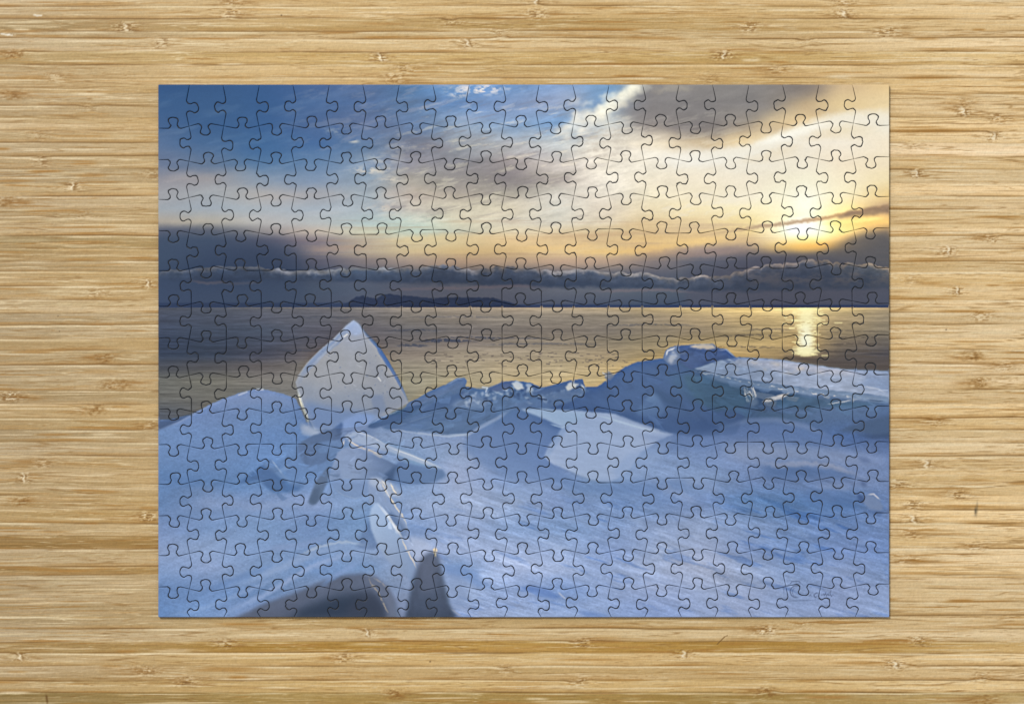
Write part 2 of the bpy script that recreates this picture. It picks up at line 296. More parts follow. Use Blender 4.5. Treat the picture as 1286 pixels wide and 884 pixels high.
    cv.poly([(428,385),(440,378),(447,373),(456,371),(466,374),(473,375),(480,370.5),(489,369),(502,371),(520,372.5),(545,374.5),(560,373.5),(600,373.5),(618,374),(634,378),(650,383),(672,386.3),(428,386.3)], (42,56,90), .95, .6, .8, 4, amp=.10, ax=8, ay=3)
    # ---- sea
    sea = field(cv, XS, SEA)
    st = fbm(X / 70, Y / 2.2, 81, 4, .6); st2 = fbm(X / 22, Y / 1.3, 85, 3, .6); st3 = fbm(X / 160, Y / 6, 88, 3)
    st4 = fbm(X / 9, Y / .9, 91, 2, .6)
    sea *= (1 + .11 * st + .075 * st2 + .06 * st3 + .045 * st4)[..., None]
    sm = smooth(385.7, 387.1, Y)
    cv.put((slice(None), slice(None)), sm, sea)
    for (xa, xb, y, w, a) in ((215,460,424,1.6,.5),(230,420,440,2.2,.4),(520,600,428,3.0,.75),(495,540,434,3,.6),(545,640,424,1.5,.5),(590,700,425,1.4,.4),(600,760,432,1.2,.4),
                              (210,330,452,3,.3),(480,560,415,1.2,.5),(760,880,408,1.2,.35),(900,985,421,1.4,.5),(860,990,436,1.4,.4),(1030,1116,432,2.2,.5),(1040,1116,424,1.4,.5),(1025,1116,441,2.2,.6),(1030,1116,448,2.4,.6),
                              (930,1000,414,1.1,.5),(1025,1116,416,1.1,.4),(330,470,399,1,.3),(500,640,398,1,.25)):
        cv.line([(xa, y + 1), ((xa + xb) / 2, y - .6), (xb, y + .6)], w, (70, 76, 98) if xa < 800 else (98, 88, 84), a, 1.2, 1.4, .45, seed=xa)
    rr = np.random.RandomState(5)
    for i in range(90):
        x = rr.uniform(540, 800); y = rr.choice([444, 448, 452, 456, 460]) + rr.uniform(-1.5, 1.5)
        if x < 640 and rr.rand() < .4: y = rr.choice([446, 447.5, 453])
        cv.line([(x, y), (x + rr.uniform(1, 4.5), y + rr.uniform(-.3, .3))], .7, (110, 100, 98), .6, .7)
    # glitter path under the sun
    for i in range(230):
        y = 387.5 + 60 * rr.rand() ** .9; f = (y - 387) / 60
        x = 1013 + rr.normal() * (8.5 + 3 * math.sin(f * 7)); w = rr.uniform(2, 9)
        cv.line([(x - w / 2, y), (x + w / 2, y)], rr.uniform(.8, 1.7), (252, 236, 184), .50, 1)
    cv.glow(1013, 397, 10, 14, (255,244,200), .85, 1.4, ymin=387)
    cv.glow(1012, 412, 9, 8, (255,250,222), .7, ymin=387)
    cv.glow(1012, 428, 9, 14, (255,252,234), .95, 1.5)
    cv.glow(1011, 441, 14, 5.5, (255,246,205), .95, 1.4)
    for y in (405, 416, 421, 434): cv.line([(990, y), (1036, y + .4)], .9, (178,146,98), .35, .8, 1, .5, seed=y)
    cv.line([(198,386.6),(1118,386.6)], .8, (175,160,145), .35, .6)
    cv.poly([(985,448),(1020,449),(1120,449),(1120,468),(1060,464),(1020,456),(985,452)], (96,88,90), .75, 2.5, 2, 14, amp=.08, ax=40, ay=2)
    # ---- snow field
    sil = [(190,529),(218,526),(240,521),(262,509),(280,501),(300,494),(318,489),(327,488),(345,492),(360,496),(372,501),(385,530),(505,520),(512,506),(525,500),(540,491),(560,483),(574,475),(583,475),(586,478),(584,485),(600,488),(610,490),(622,484),(635,479),(648,478),(665,480),(680,487),(690,485),(705,481),(715,478),(731,476),(733,480),(735,486),(750,486),(762,478),(775,468),(785,461),(800,455),(820,452),(833,450),(836,440),(845,435),(870,433),(895,432),(901,437),(910,438),(924,449),(935,449),(950,450),(980,452),(1020,458),(1060,464),(1124,467),(1124,790),(190,790)]
    snow = field(cv, XS, SNOW)
    wx = 14 * fbm(X / 60, Y / 30, 101, 3); wy = 9 * fbm(X / 60, Y / 30, 104, 3)
    jj = np.clip(((X - cv.x0) + wx) * cv.S, 0, cv.w - 1).astype(int); ii = np.clip(((Y - cv.y0) + wy) * cv.S, 0, cv.h - 1).astype(int)
    snow = blur(snow[ii, jj], 1.2)
    ca, sa = math.cos(.30), math.sin(.30)
    Xd, Yd = X * ca + Y * sa, Y * ca - X * sa
    Xl, Yl = X * math.cos(-.42) + Y * math.sin(-.42), Y * math.cos(-.42) - X * math.sin(-.42)
    right = smooth(480, 620, X)
    rip = right * fbm(Xd / 42, Yd / 6, 111, 5, .6) + (1 - right) * .6 * fbm(Xl / 70, Yl / 9, 117, 4, .55)
    rip2 = fbm(Xd / 16, Yd / 3.2, 121, 4, .6)
    snow *= (1 + (.085 * rip + .04 * right * rip2) * smooth(500, 620, Y) + .02 * rip)[..., None]
    rid = smooth(.15, .6, fbm(Xd / 46, Yd / 9, 131, 4, .55)) * right * smooth(610, 660, Y)
    snow += (rid * 1.0)[..., None] * np.array([-24, -18, -8], np.float32)
    rid2 = smooth(.2, .65, fbm(Xd / 40 + 9, Yd / 8, 137, 4, .55)) * right * smooth(600, 650, Y)
    snow += (rid2 * 12)[..., None]
    grain = fbm(X / 1.6, Y / 1.2, 140, 2)
    grain2 = fbm(X / 3.4, Y / 2.4, 143, 3)
    snow *= (1 + .034 * grain + .030 * grain2)[..., None]
    for (sx, sy, sd, am) in ((30, 4.5, 151, .10), (14, 2.6, 155, .07), (60, 9, 159, .06)):
        rgd = (1 - np.abs(fbm(Xd / sx, Yd / sy, sd, 3, .5)) * 2.2).clip(0, 1) ** 3
        snow *= (1 + am * (rgd - .3) * smooth(-.2, .4, fbm(X / 70, Y / 40, sd + 2, 2)) * (.8 * right * smooth(575, 640, Y)) + .15 * am * (rgd - .3) * (1 - right))[..., None]
    spk = hash_lattice(163, cv.h, cv.w); snow += ((spk > .994) * 12 * smooth(540, 640, Y) - (spk < .006) * 8)[..., None]
    sl, m = cv.mask(sil, .55, .8, 4); sl_snow, m_snow = sl, m
    cv.put(sl, m, snow[sl])
    P, L = cv.poly, cv.line
    # left hill
    P([(190,529),(218,526),(240,520),(248,517),(225,529),(205,538),(190,543)], (72,98,142), .9, 1.2)
    L([(198,540),(225,530),(262,510),(300,496),(327,489)], 1.6, (140,165,210), .5, 1.5)
    P([(262,510),(300,494),(327,488),(345,492),(372,501),(372,512),(340,505),(300,510)], (132,160,208), .45, 4)
    L([(322,489),(330,489)], 2, (205,214,228), .6, 1.2); L([(300,496),(310,492)], 1.6, (190,204,226), .6, 1)
    # the tall clear plate
    plate = [(444,402),(451,407),(460,420),(475,435),(487,453),(500,476),(508,492),(513,506),(492,517),(478,530),(450,536),(430,538),(395,540),(386,522),(377,500),(371,480),(376,469),(385,456),(400,441),(420,424),(436,408)]
    P(plate, (152,159,174), 1, .5, col2=(150,153,160), axis=(440,410,440,450), amp=.03, ax=9, ay=6)
    P([(374,478),(420,490),(470,488),(513,500),(513,508),(478,532),(440,540),(395,540),(384,520)], (124,138,162), .55, 7)
    P([(380,503),(410,510),(450,516),(480,520),(470,545),(390,545),(384,520)], (104,130,174), .8, 5)
    P([(466,500),(470,496),(481,496),(487,516),(470,520)], (112,128,158), .6, 1.6)
    P([(487,516),(481,500),(495,484),(511,500),(513,506),(500,512)], (132,140,156), .6, 2)
    P([(444,404),(451,409),(462,424),(452,440),(430,432),(424,424)], (148,156,176), .35, 5)
    L([(446,407),(438,413),(423,428),(403,445),(389,459),(380,470),(376,480)], 7, (118,138,174), .65, 2.2, 1.0)
    L([(446,412),(430,422),(405,447),(385,466)], 2, (166,172,184), .5, 1.8, 1)
    P([(444,402),(451,407),(456,418),(446,422),(434,416),(432,412)], (150,170,208), .7, 2)
    L([(451,408),(460,420),(475,436),(487,455),(499,476),(507,492),(513,505)], 3.6, (84,110,154), .8, 1.0)
    L([(472,434),(484,452),(492,466)], 4.5, (70,102,156), .6, 1)
    L([(478,478),(475,474)], 1.5, (215,214,210), .8, .8); L([(436,420),(432,423)], 1.5, (220,218,214), .6, .8)
    for i in range(26):
        x, y = rr.uniform(400, 490), rr.uniform(430, 500)
        L([(x, y), (x + rr.uniform(-1, 1), y + rr.uniform(.4, 1.4))], .8, (104, 118, 146), .45, .8)
    L([(371,484),(376,496),(381,512),(386,525),(388,535)], 2.6, (178,184,192), .95, .8, .5)
    L([(374,494),(380,512)], 1.5, (236,232,224), .8, .7, .5)
    P([(376,531),(392,536),(406,543),(396,547),(384,542)], (172,186,210), .7, 2)
    # jumble at the foot of the plate
    P([(372,560),(385,551),(410,543),(440,530),(460,520),(452,535),(440,545),(415,552),(390,562),(374,568)], (92,120,166), .75, 1.6, 1)
    P([(372,566),(412,552),(430,552),(428,575),(416,590),(400,597),(385,590),(376,580)], (98,128,176), .6, 3)
    P([(376,566),(392,560),(404,570),(392,583),(382,582)], (86,108,146), .55, 3)
    P([(424,532),(452,524),(452,540),(440,546),(430,552),(424,548)], (104,134,184), .5, 2)
    P([(430,528),(455,518),(478,524),(462,536),(448,545),(436,548)], (136,160,202), .5, 3)
    P([(434,548),(442,542),(450,541),(462,548),(478,556),(498,566),(500,574),(470,566),(452,560),(443,562)], (160,180,214), .8, 1.6)
    L([(433,548),(444,557),(460,566),(478,573),(484,576)], 1.5, (206,204,204), .7, .8, .6)
    L([(432,553),(431,558)], 1.6, (215,216,222), .7, .8)
    P([(412,602),(420,584),(424,572),(432,564),(444,560),(466,566),(484,577),(500,586),(494,594),(478,601),(452,601),(430,600)], (140,162,202), .9, 1.6, col2=(96,124,168), axis=(450,580,498,590), amp=.03)
    P([(478,601),(492,589),(500,580),(498,572),(512,582),(530,588),(556,590),(560,598),(545,606),(520,608),(500,607),(484,603)], (88,118,168), .85, 2.2)
    P([(484,600),(500,584),(502,594),(494,603)], (62,84,122), .6, 2)
    P([(470,552),(500,560),(530,578),(556,588),(520,584),(490,572)], (114,150,190), .6, 2)
    L([(445,542),(470,552),(500,566),(530,578),(556,588)], 1.4, (184,202,224), .6, 1.2)
    # dark wedge and thin finger on the left flank
    P([(298,607),(318,592),(334,580),(340,577),(350,590),(362,606),(378,612),(362,618),(345,619),(335,613),(328,600),(314,606)], (78,116,174), .85, 1.6)
    L([(340,576),(346,584),(356,597)], 1.3, (150,176,216), .7, 1.2)
    P([(352,580),(376,568),(386,590),(372,606),(360,602)], (102,134,186), .5, 4)
    P([(366,606),(384,606),(378,616),(362,619)], (84,116,168), .5, 2)
    P([(387,630),(391,618),(397,603),(404,596),(410,600),(407,612),(401,626),(396,633),(390,634)], (98,120,158), .85, 1.4)
    P([(388,630),(392,622),(400,622),(397,632),(391,634)], (78,98,136), .7, 1.6)
    P([(415,603),(470,603),(468,618),(450,624),(430,621),(418,612)], (122,148,196), .5, 2.5)
    # teal shards between plate and the middle hill
    P([(478,535),(492,520),(515,508),(540,492),(560,484),(574,476),(583,475),(585,484),(572,492),(600,488),(640,482),(690,488),(740,490),(740,515),(640,515),(600,518),(560,530),(520,535)], (92,122,168), .7, 1.5, 1, amp=.14, ax=10, ay=4, ang=-.4)
    P([(512,508),(530,498),(560,484),(575,476),(583,475),(586,479),(582,485),(560,494),(535,505),(520,512)], (98,124,168), .95, .7, amp=.08, ax=8, ay=4, ang=-.5)
    L([(560,484),(575,475.5),(584,476)], 1.5, (140,158,190), .7, .8)
    P([(520,522),(545,505),(575,493),(582,488),(580,500),(570,510),(560,516),(535,524)], (76,106,156), .8, 1.4)
    P([(480,537),(497,527),(513,515),(528,512),(520,524),(505,534),(488,540)], (76,108,152), .85, 1.4)
    P([(500,536),(520,526),(555,516),(600,514),(622,516),(628,524),(606,535),(585,543),(563,545),(535,540),(515,536)], (82,114,164), .9, 1.5, amp=.05)
    P([(540,538),(560,530),(590,526),(600,534),(585,543),(563,545)], (88,112,152), .6, 2)
    L([(497,536),(530,540),(563,546),(590,545),(610,535)], 1.6, (160,182,214), .6, 1.4)
    L([(488,538),(520,528),(560,515)], 1.0, (150,175,205), .5, 1)
    P([(564,512),(572,504),(600,498),(612,502),(608,512),(590,517)], (128,152,192), .6, 2.5, 2)
    # the jumble again, piece by piece, crisp-edged
    P([(375,558),(388,560),(398,570),(414,568),(414,577),(400,584),(386,586),(378,576)], (90,116,160), .7, 1.0, .8, 4, amp=.06, ax=6, ay=4)
    P([(376,534),(388,537),(400,544),(392,548),(380,545)], (158,176,206), .65, 1.4, 1.5, 5)
    P([(378,555),(392,547.5),(403,543.5),(414,541.5),(422,535),(429,531),(431,540),(426,552),(416,553),(403,555),(392,558),(380,561)], (92,118,160), .85, .9, .7, 5, col2=(84,108,150), axis=(378,556,430,534))
    P([(422,537),(429,530),(432,534),(428,544),(423,545)], (76,102,146), .6, 1.2)
    P([(432,528),(448,520),(470,522),(462,534),(448,543),(436,550),(430,556),(428,544)], (126,150,194), .6, 1.2, .8, 6)
    P([(422,574),(424,568),(432,563),(441,561),(451,563),(467,570),(482,576),(498,584),(487,595),(476,601),(455,602),(435,601),(414,603),(416,589)], (134,156,196), .92, .9, col2=(90,116,160), axis=(446,580,496,586), amp=.03)
    P([(414,603),(416,589),(424,580),(430,603)], (112,138,184), .4, 2)
    P([(482,596),(492,588),(500,583),(499,594),(492,601),(480,603)], (68,94,136), .75, 1.4)
    P([(498,585),(512,582),(535,586),(556,590),(560,597),(545,604),(522,607),(500,605),(494,599)], (92,122,170), .7, 1.4)
    P([(432,547),(441,543),(451,541.5),(463,547),(482,556),(500,563),(520,571),(540,580),(556,588),(536,584),(512,576),(490,567),(460,559),(443,554)], (158,178,210), .8, .9)
    P([(443,555),(460,560),(490,568),(512,577),(500,580),(480,573),(451,561)], (122,148,192), .7, 1.0)
    L([(436,552),(444,557),(451,561),(466,566),(482,573)], 1.1, (214,206,198), .75, .7, .5)
    L([(487,561),(503,567),(520,573),(545,583)], 1.0, (190,204,222), .7, .7, .5)
    L([(447,542),(463,546.5),(482,556)], 1.0, (196,208,226), .6, .8)
    P([(459,536),(476,525),(501,515),(520,509),(534,507),(520,517),(503,528),(482,535),(467,538)], (70,100,146), .85, .9, .7, 5)
    L([(464,533),(480,524),(505,514)], 1.0, (150,172,206), .55, .7, .8, .3)
    P([(478,537),(500,530),(530,518),(560,510),(600,512),(625,518),(610,533),(585,543),(560,546),(530,542),(500,539)], (86,116,162), .75, 1.1, .7, 6, amp=.07, ax=14, ay=4, ang=-.3)
    P([(500,537),(530,530),(560,528),(575,534),(560,541),(530,541)], (98,130,176), .5, 1.2)
    L([(480,538.5),(505,541),(535,545),(563,548),(588,546),(606,537)], 1.6, (162,182,212), .55, 1.2, .6)
    P([(401,600),(408,590),(412,586),(414,598),(408,612),(401,628),(397,632),(391,632),(389,628),(394,614)], (94,116,152), .85, 1.0)
    P([(390,626),(394,614),(402,612),(400,626),(396,631),(391,631)], (80,100,136), .6, 1.4)
    P([(416,606),(440,608),(462,606),(466,616),(452,625),(436,626),(422,618)], (118,144,190), .6, 1.2)
    L([(418,612),(430,621),(446,626),(458,622)], 1.0, (146,168,206), .35, .9)
    P([(330,583),(340,578),(350,589),(364,604),(352,600),(340,592)], (118,148,194), .5, 1.2)
    P([(314,601),(330,590),(342,588),(352,602),(362,612),(345,617),(334,611),(326,604)], (78,110,162), .6, 1.2)
    # splinters and chipped plates lying about
    def chips(n, poly_, smin, smax, lo, hi, a0, a1, alpha, seed):
        q = np.random.RandomState(seed); slq, mq = cv.mask(poly_, .5); xs_ = np.array(poly_)
        k = 0
        while k < n:
            x = q.uniform(xs_[:, 0].min(), xs_[:, 0].max()); y = q.uniform(xs_[:, 1].min(), xs_[:, 1].max())
            i, j = int((y - cv.y0) * cv.S) - slq[0].start, int((x - cv.x0) * cv.S) - slq[1].start
            if not (0 <= i < mq.shape[0] and 0 <= j < mq.shape[1]) or mq[i, j] < .5: continue
            k += 1; L_ = q.uniform(smin, smax); an = q.uniform(a0, a1); t = q.uniform(.12, .45) * L_
            dx, dy = math.cos(an), math.sin(an); here = cv.c[int((y - cv.y0) * cv.S), int((x - cv.x0) * cv.S)]
            col = here * q.uniform(lo, hi); P4 = [(x, y), (x + dx * L_, y + dy * L_), (x + dx * L_ * .8 - dy * t, y + dy * L_ * .8 + dx * t), (x + dx * L_ * .1 - dy * t * .7, y + dy * L_ * .1 + dx * t * .7)]
            P(P4, col, alpha, .5)
            if q.rand() < .22: L([P4[0], P4[1]], .8, here * 1.16, alpha * .8, .6)
    chips(60, [(372,550),(430,540),(480,530),(500,560),(480,600),(420,600),(380,600),(368,575)], 4, 16, .84, 1.16, -.9, .6, .45, 401)
    chips(46, [(490,520),(560,490),(620,486),(640,515),(600,540),(540,545),(500,536)], 5, 22, .82, 1.18, -.55, .1, .45, 403)
    chips(30, [(300,585),(340,576),(372,560),(390,600),(350,618),(320,610)], 5, 16, .90, 1.10, -.8, .8, .35, 405)
    P([(444,404),(451,409),(446,470),(440,500),(432,470)], (164,170,184), .25, 5, 3, 9)
    P([(400,455),(430,440),(440,480),(410,500),(388,490)], (160,164,172), .3, 6, 4, 10, amp=.03, ax=6, ay=6)
    P([(462,440),(480,460),(498,490),(478,492),(462,470)], (136,144,162), .35, 5, 4, 10, amp=.04, ax=6, ay=6)
    chips(26, [(440,412),(470,440),(500,490),(470,500),(400,500),(382,480),(400,450)], 3, 9, .97, 1.04, -1.2, 1.2, .4, 417)
    # crushed ice crest
    for i in range(170):
        x = rr.uniform(575, 738); base = np.interp(x, [575,600,622,640,665,680,705,731,740], [490,492,487,481,484,490,485,480,490])
        y = base + abs(rr.normal()) * 9; c = rr.rand()
        col = (170,188,216) if c < .28 else (62,88,136) if c < .62 else (112,138,182)
        a = rr.uniform(-.6, .2); l = rr.uniform(2, 8)
        P([(x, y), (x + l * math.cos(a), y + l * math.sin(a)), (x + l * .8, y + 2 + rr.rand() * 3), (x + l * .2, y + rr.uniform(1, 4))], col, .5, .7, 1)
    P([(612,488),(630,480),(645,478),(640,487),(625,492)], (92,112,156), .9, .8)
    P([(642,481),(648,478),(656,482),(658,488),(650,490)], (215,218,224), .85, .8, 1.5, 3); P([(660,482),(666,481),(670,489),(666,494)], (200,208,222), .7, .8, 1.5, 3)
    P([(672,492),(690,485),(715,478),(731,476),(733,480),(724,486),(700,490),(684,497)], (86,112,158), .95, .8)
    P([(680,497),(712,489),(730,486),(737,492),(720,500),(690,502)], (98,124,168), .8, 1.2)
    P([(709,486),(716,480),(726,482),(722,488),(713,490)], (224,222,220), .85, .8, 2, 3); P([(729,482),(734,485),(732,490)], (210,214,222), .8, .7, 1, 3)
    L([(676,500),(686,502)], 1.6, (44,64,104), .7, 1)
    L([(610,492),(612,487),(606,486)], 1.4, (190,202,222), .7, .8)
    P([(640,508),(680,503),(720,504),(736,512),(700,515),(650,515)], (96,124,172), .6, 2)
    # blue middle hill with the pale slab behind it
    P([(588,546),(605,536),(622,528),(640,516),(655,514),(672,524),(706,537),(700,548),(690,558),(683,574),(694,584),(712,596),(735,606),(690,606),(640,600),(600,580),(580,560)], (88,120,176), .72, 3.5, 2, 12, col2=(104,136,192), axis=(640,530,640,600))
    L([(588,545),(606,535),(625,525),(642,514)], 3, (142,166,208), .6, 2.5)
    P([(655,514),(700,513.5),(740,517),(765,519),(772,518),(800,529),(843,543),(846,545),(826,553),(803,570),(792,588),(776,601),(762,606),(738,601),(712,590),(690,580),(684,573),(690,559),(700,548),(706,537),(684,526)], (156,178,218), .95, 1.1, 1, 8, amp=.035, ax=18, ay=4, ang=.15)
    P([(655,514),(684,513.5),(712,516),(738,519),(728,528),(706,536),(684,526)], (154,184,220), .6, 1.6)
    P([(684,526),(706,537),(694,540),(668,524)], (84,116,172), .7, 1.4)
    P([(706,537),(716,534),(708,546),(694,566),(688,574),(684,573),(690,559)], (120,152,204), .5, 2)
    L([(690,532),(706,537),(712,534)], 1.2, (170,196,228), .6, 1)
    P([(770,590),(790,570),(808,562),(830,550),(850,545),(830,575),(800,600),(776,606)], (136,164,212), .55, 3)
    L([(742,520),(760,524),(800,536),(835,545)], 1.8, (172,196,228), .6, 1.6)
    # shaded right-hand hill
    P([(690,512),(715,505),(735,493),(750,486),(762,478),(775,468),(785,461),(800,455),(820,452),(833,450),(850,458),(880,470),(905,490),(925,508),(935,520),(925,545),(880,548),(845,544),(806,532),(775,520),(740,515)], (70,100,154), .92, 1.2, 1, 8, col2=(76,106,158), axis=(780,460,820,540), amp=.05, ax=20, ay=8, ang=.5)
    P([(775,521),(800,530),(843,544),(870,548),(905,545),(900,528),(850,522),(800,515)], (64,94,148), .7, 3)
    P([(798,520),(812,500),(819,492),(828,497),(836,515),(830,524),(812,524)], (98,132,184), .7, 2, col2=(80,112,166), axis=(815,500,820,524))
    P([(818,482),(830,490),(850,500),(862,512),(840,510),(826,498)], (58,86,128), .5, 3)
    P([(838,470),(870,468),(900,482),(930,495),(945,515),(905,515),(870,505),(850,492)], (76,112,150), .55, 5)
    P([(759,469),(765,466),(772,472),(766,478),(760,475)], (110,124,156), .8, .8); L([(757,468),(762,472)], 1.2, (206,204,206), .7, .7)
    P([(833,451),(835,442),(842,436),(853,434),(856,446),(850,457),(842,459)], (108,130,172), .9, .8)
    L([(836,448),(839,440),(850,436)], 1.8, (206,212,224), .8, 1, 1); P([(840,446),(846,441),(850,448),(844,456),(839,453)], (176,188,210), .75, 1.2, 2, 3)
    P([(853,435),(870,433),(895,432),(900,438),(912,438),(924,449),(905,452),(880,460),(868,464),(855,456)], (76,102,156), .97, .8, .5, 5, amp=.07)
    P([(865,436),(872,432.5),(896,432),(899,438),(890,439),(880,438)], (224,208,184), .8, 1, 1.5, 4)
    L([(900,440),(912,439),(924,449)], 1.2, (170,178,196), .6, .9); L([(893,440),(899,447),(901,438)], 1, (56,78,122), .7, .8)
    # the long flat slab on the right
    P([(872,463),(890,457),(905,452),(930,449),(950,450),(980,452),(1020,458),(1060,464),(1124,467),(1124,500),(1112,498),(1090,495),(1060,492),(1020,488),(985,484),(950,479),(920,474),(895,470)], (150,172,208), .95, .8, .8, 5, amp=.09, ax=9, ay=3.2)
    P([(925,450),(980,452),(1020,458),(1060,464),(1120,468),(1120,474),(1040,470),(960,462),(920,458)], (172,178,196), .55, 2.5, 2, 6, amp=.14, ax=6, ay=3)
    for (x, y, w, h, a) in ((945,455,14,2.5,.6),(975,457,18,3,.55),(1005,463,14,2.5,.7),(990,468,26,3,.5),(1030,468,16,2,.4),(960,464,10,2,.5),(925,464,12,2,.35)):
        P([(x-w/2,y),(x,y-h/2),(x+w/2,y),(x,y+h/2)], (232,222,204), a, 1.6, 2.5, 4)
    P([(1062,464),(1124,467),(1124,498),(1112,494),(1098,487),(1070,484),(1090,476)], (112,140,188), .55, 2.5, 2, 8, amp=.12, ax=8, ay=3)
    L([(1080,484),(1100,488),(1116,494)], 1.4, (170,188,218), .6, 1.2, 1)
    P([(882,468),(920,474),(950,479),(985,484),(1020,488),(1060,492),(1124,499),(1124,508),(1060,500),(1010,496),(985,492),(940,486),(905,480),(886,474)], (122,150,188), .8, 1.2, 1, 6, amp=.10, ax=10, ay=2.5)
    L([(905,472),(940,480),(985,489),(1040,496),(1090,500)], 1.2, (206,214,224), .75, .8, 2.2, .75)
    L([(870,466),(905,472),(930,478)], 1.2, (190,202,218), .6, .9, 2, .5)
    P([(858,470),(884,472),(905,480),(932,486),(950,500),(930,512),(900,514),(880,506),(866,494)], (76,112,146), .8, 2.4, amp=.06)
    P([(948,488),(985,493),(1010,498),(985,500),(960,506),(948,512)], (62,92,134), .8, 1.4)
    P([(932,486),(942,484),(950,494),(952,508),(944,510),(938,498)], (120,144,176), .6, 1.6, 2, 3)
    for i in range(16):
        x = rr.uniform(934, 947); y = rr.uniform(486, 494)
        L([(x, y), (x + rr.uniform(1, 5), y + rr.uniform(6, 15))], .9, (206,212,220), .5, .8, 1)
    P([(956,505),(962,500),(975,497),(992,493),(988,498),(975,502),(964,505)], (218,218,220), .92, .8, .8, 3)
    P([(990,494),(1030,500),(1060,504),(1110,506),(1080,512),(1030,512),(1000,514),(965,508),(985,500)], (72,108,146), .8, 1.6, amp=.06)
    P([(1005,510),(1025,502),(1040,500),(1030,508),(1012,513)], (58,88,124), .6, 1.6)
    L([(1036,508),(1060,504),(1080,501)], 1.3, (170,186,206), .7, 1, 1, .4); L([(1088,502),(1112,504)], 1, (60,86,126), .6, 1)
    P([(945,516),(1000,518),(1030,526),(990,528),(955,524)], (76,108,142), .5, 3)
    P([(955,512),(1010,515),(1060,512),(1120,508),(1120,520),(1060,524),(1000,522)], (86,118,166), .55, 3)
    chips(70, [(870,470),(950,484),(1060,498),(1118,504),(1118,515),(1000,520),(940,515),(880,508)], 5, 26, .84, 1.2, -.1, .35, .4, 407)
    chips(80, [(890,460),(935,451),(1050,462),(1118,470),(1118,496),(1000,484),(900,470)], 3, 12, .88, 1.2, -.2, .3, .45, 409)
    chips(26, [(745,492),(790,462),(835,452),(880,470),(930,500),(930,520),(860,530),(790,515)], 8, 34, .90, 1.10, .2, 1.0, .35, 411)
    chips(26, [(836,440),(870,434),(922,448),(880,460),(845,456)], 4, 14, .84, 1.22, -.4, .6, .45, 413)
    # drifts on the right
    P([(800,545),(846,546),(880,545),(920,535),(960,527),(1000,531),(1040,545),(1060,555),(1000,556),(940,548),(900,556),(850,566)], (104,134,190), .45, 4)
    L([(905,537),(940,528),(975,527),(1010,535),(1045,549)], 4, (124,150,198), .5, 4)
    P([(1052,541),(1070,534),(1090,528),(1124,519),(1124,547),(1100,547),(1080,543)], (72,98,138), .85, 2)
    P([(1075,545),(1100,546),(1124,543),(1124,550),(1095,551)], (60,84,124), .6, 1.6)
    P([(955,585),(985,583),(1012,583),(1040,587),(1062,592),(1082,600),(1060,604),(1030,600),(1000,604),(960,600)], (78,112,168), .7, 5)
    L([(948,580),(975,584),(1012,582),(1042,585),(1066,592),(1086,600)], 4.5, (158,170,200), .5, 3.5, 2)
    P([(900,560),(960,556),(1020,566),(1060,570),(1110,575),(1118,582),(1060,580),(1000,578),(930,576)], (146,164,200), .55, 6)
    P([(1075,572),(1088,574),(1096,580),(1084,582)], (92,118,170), .6, 1.8); L([(985,556),(1020,558),(1050,562)], 2, (94,124,178), .5, 2)
    P([(1012,614),(1040,612),(1070,616),(1090,624),(1080,640),(1040,640),(1010,630)], (82,118,178), .5, 5)
    L([(1020,611),(1050,611),(1075,615)], 5, (134,158,204), .35, 4)
    P([(1082,630),(1086,622),(1094,620),(1104,626),(1110,638),(1104,642),(1094,640)], (110,136,182), .9, 1.4); P([(1076,618),(1086,624),(1084,633),(1078,628)], (60,88,142), .7, 1.4)
    L([(1089,621),(1097,620),(1106,628)], 1.3, (182,194,218), .8, 1); P([(1082,602),(1090,606),(1086,612),(1080,608)], (78,104,156), .6, 1.6)
    P([(1094,640),(1108,643),(1106,648),(1088,642)], (66,98,158), .5, 2)
    # lower middle: wedge-shaped slabs standing in the drift
    P([(448,688),(452,674),(458,664),(464,652),(472,665),(478,684),(470,690),(458,690)], (92,120,172), .6, 2)
    P([(462,606),(466,600),(474,600),(482,606),(492,622),(500,638),(507,652),(512,664),(512,672),(504,674),(494,664),(480,646),(470,634),(464,632)], (134,156,198), .95, 1.1)
    P([(486,640),(496,645),(508,660),(512,670),(503,675),(492,660)], (100,126,172), .8, 2)
    P([(463,606),(466,600),(476,600),(484,610),(478,616),(468,610)], (178,192,218), .6, 2)
    P([(474,600),(488,604),(498,612),(505,624),(494,624),(486,622),(480,610)], (184,190,204), .55, 2.5, 2, 4, amp=.1, ax=4, ay=3)
    L([(472,601),(480,607),(485,616),(490,624),(497,636),(506,648),(510,656),(511,664)], 1.6, (214,208,200), .7, .8, 1.4)
    L([(490,606),(494,614),(499,622)], 1.4, (228,220,208), .7, .8, 1.4); L([(478,602),(488,612)], 1.2, (232,224,212), .5, .8, 1.2)
    P([(464,650),(466,638),(471,631),(476,632),(486,646),(498,664),(506,676),(512,688),(522,704),(528,718),(520,738),(510,722),(496,712),(484,700),(474,684),(466,664)], (160,184,226), .95, 1.2, col2=(120,148,194), axis=(480,650,520,730))
    L([(474,632),(486,646),(498,664),(506,676)], 2.6, (206,214,232), .8, 1.4); L([(503,672),(507,682),(514,696),(520,706),(524,716)], 1.3, (212,208,204), .75, .8, .8)
    P([(506,676),(520,672),(540,682),(548,694),(535,700),(525,706),(516,696)], (170,188,226), .65, 3)
    P([(513,660),(530,662),(545,668),(525,674),(514,672)], (104,134,188), .5, 3)
    chips(34, [(466,604),(480,602),(512,660),(520,690),(500,670),(480,640)], 3, 12, .86, 1.2, .8, 1.4, .45, 415)
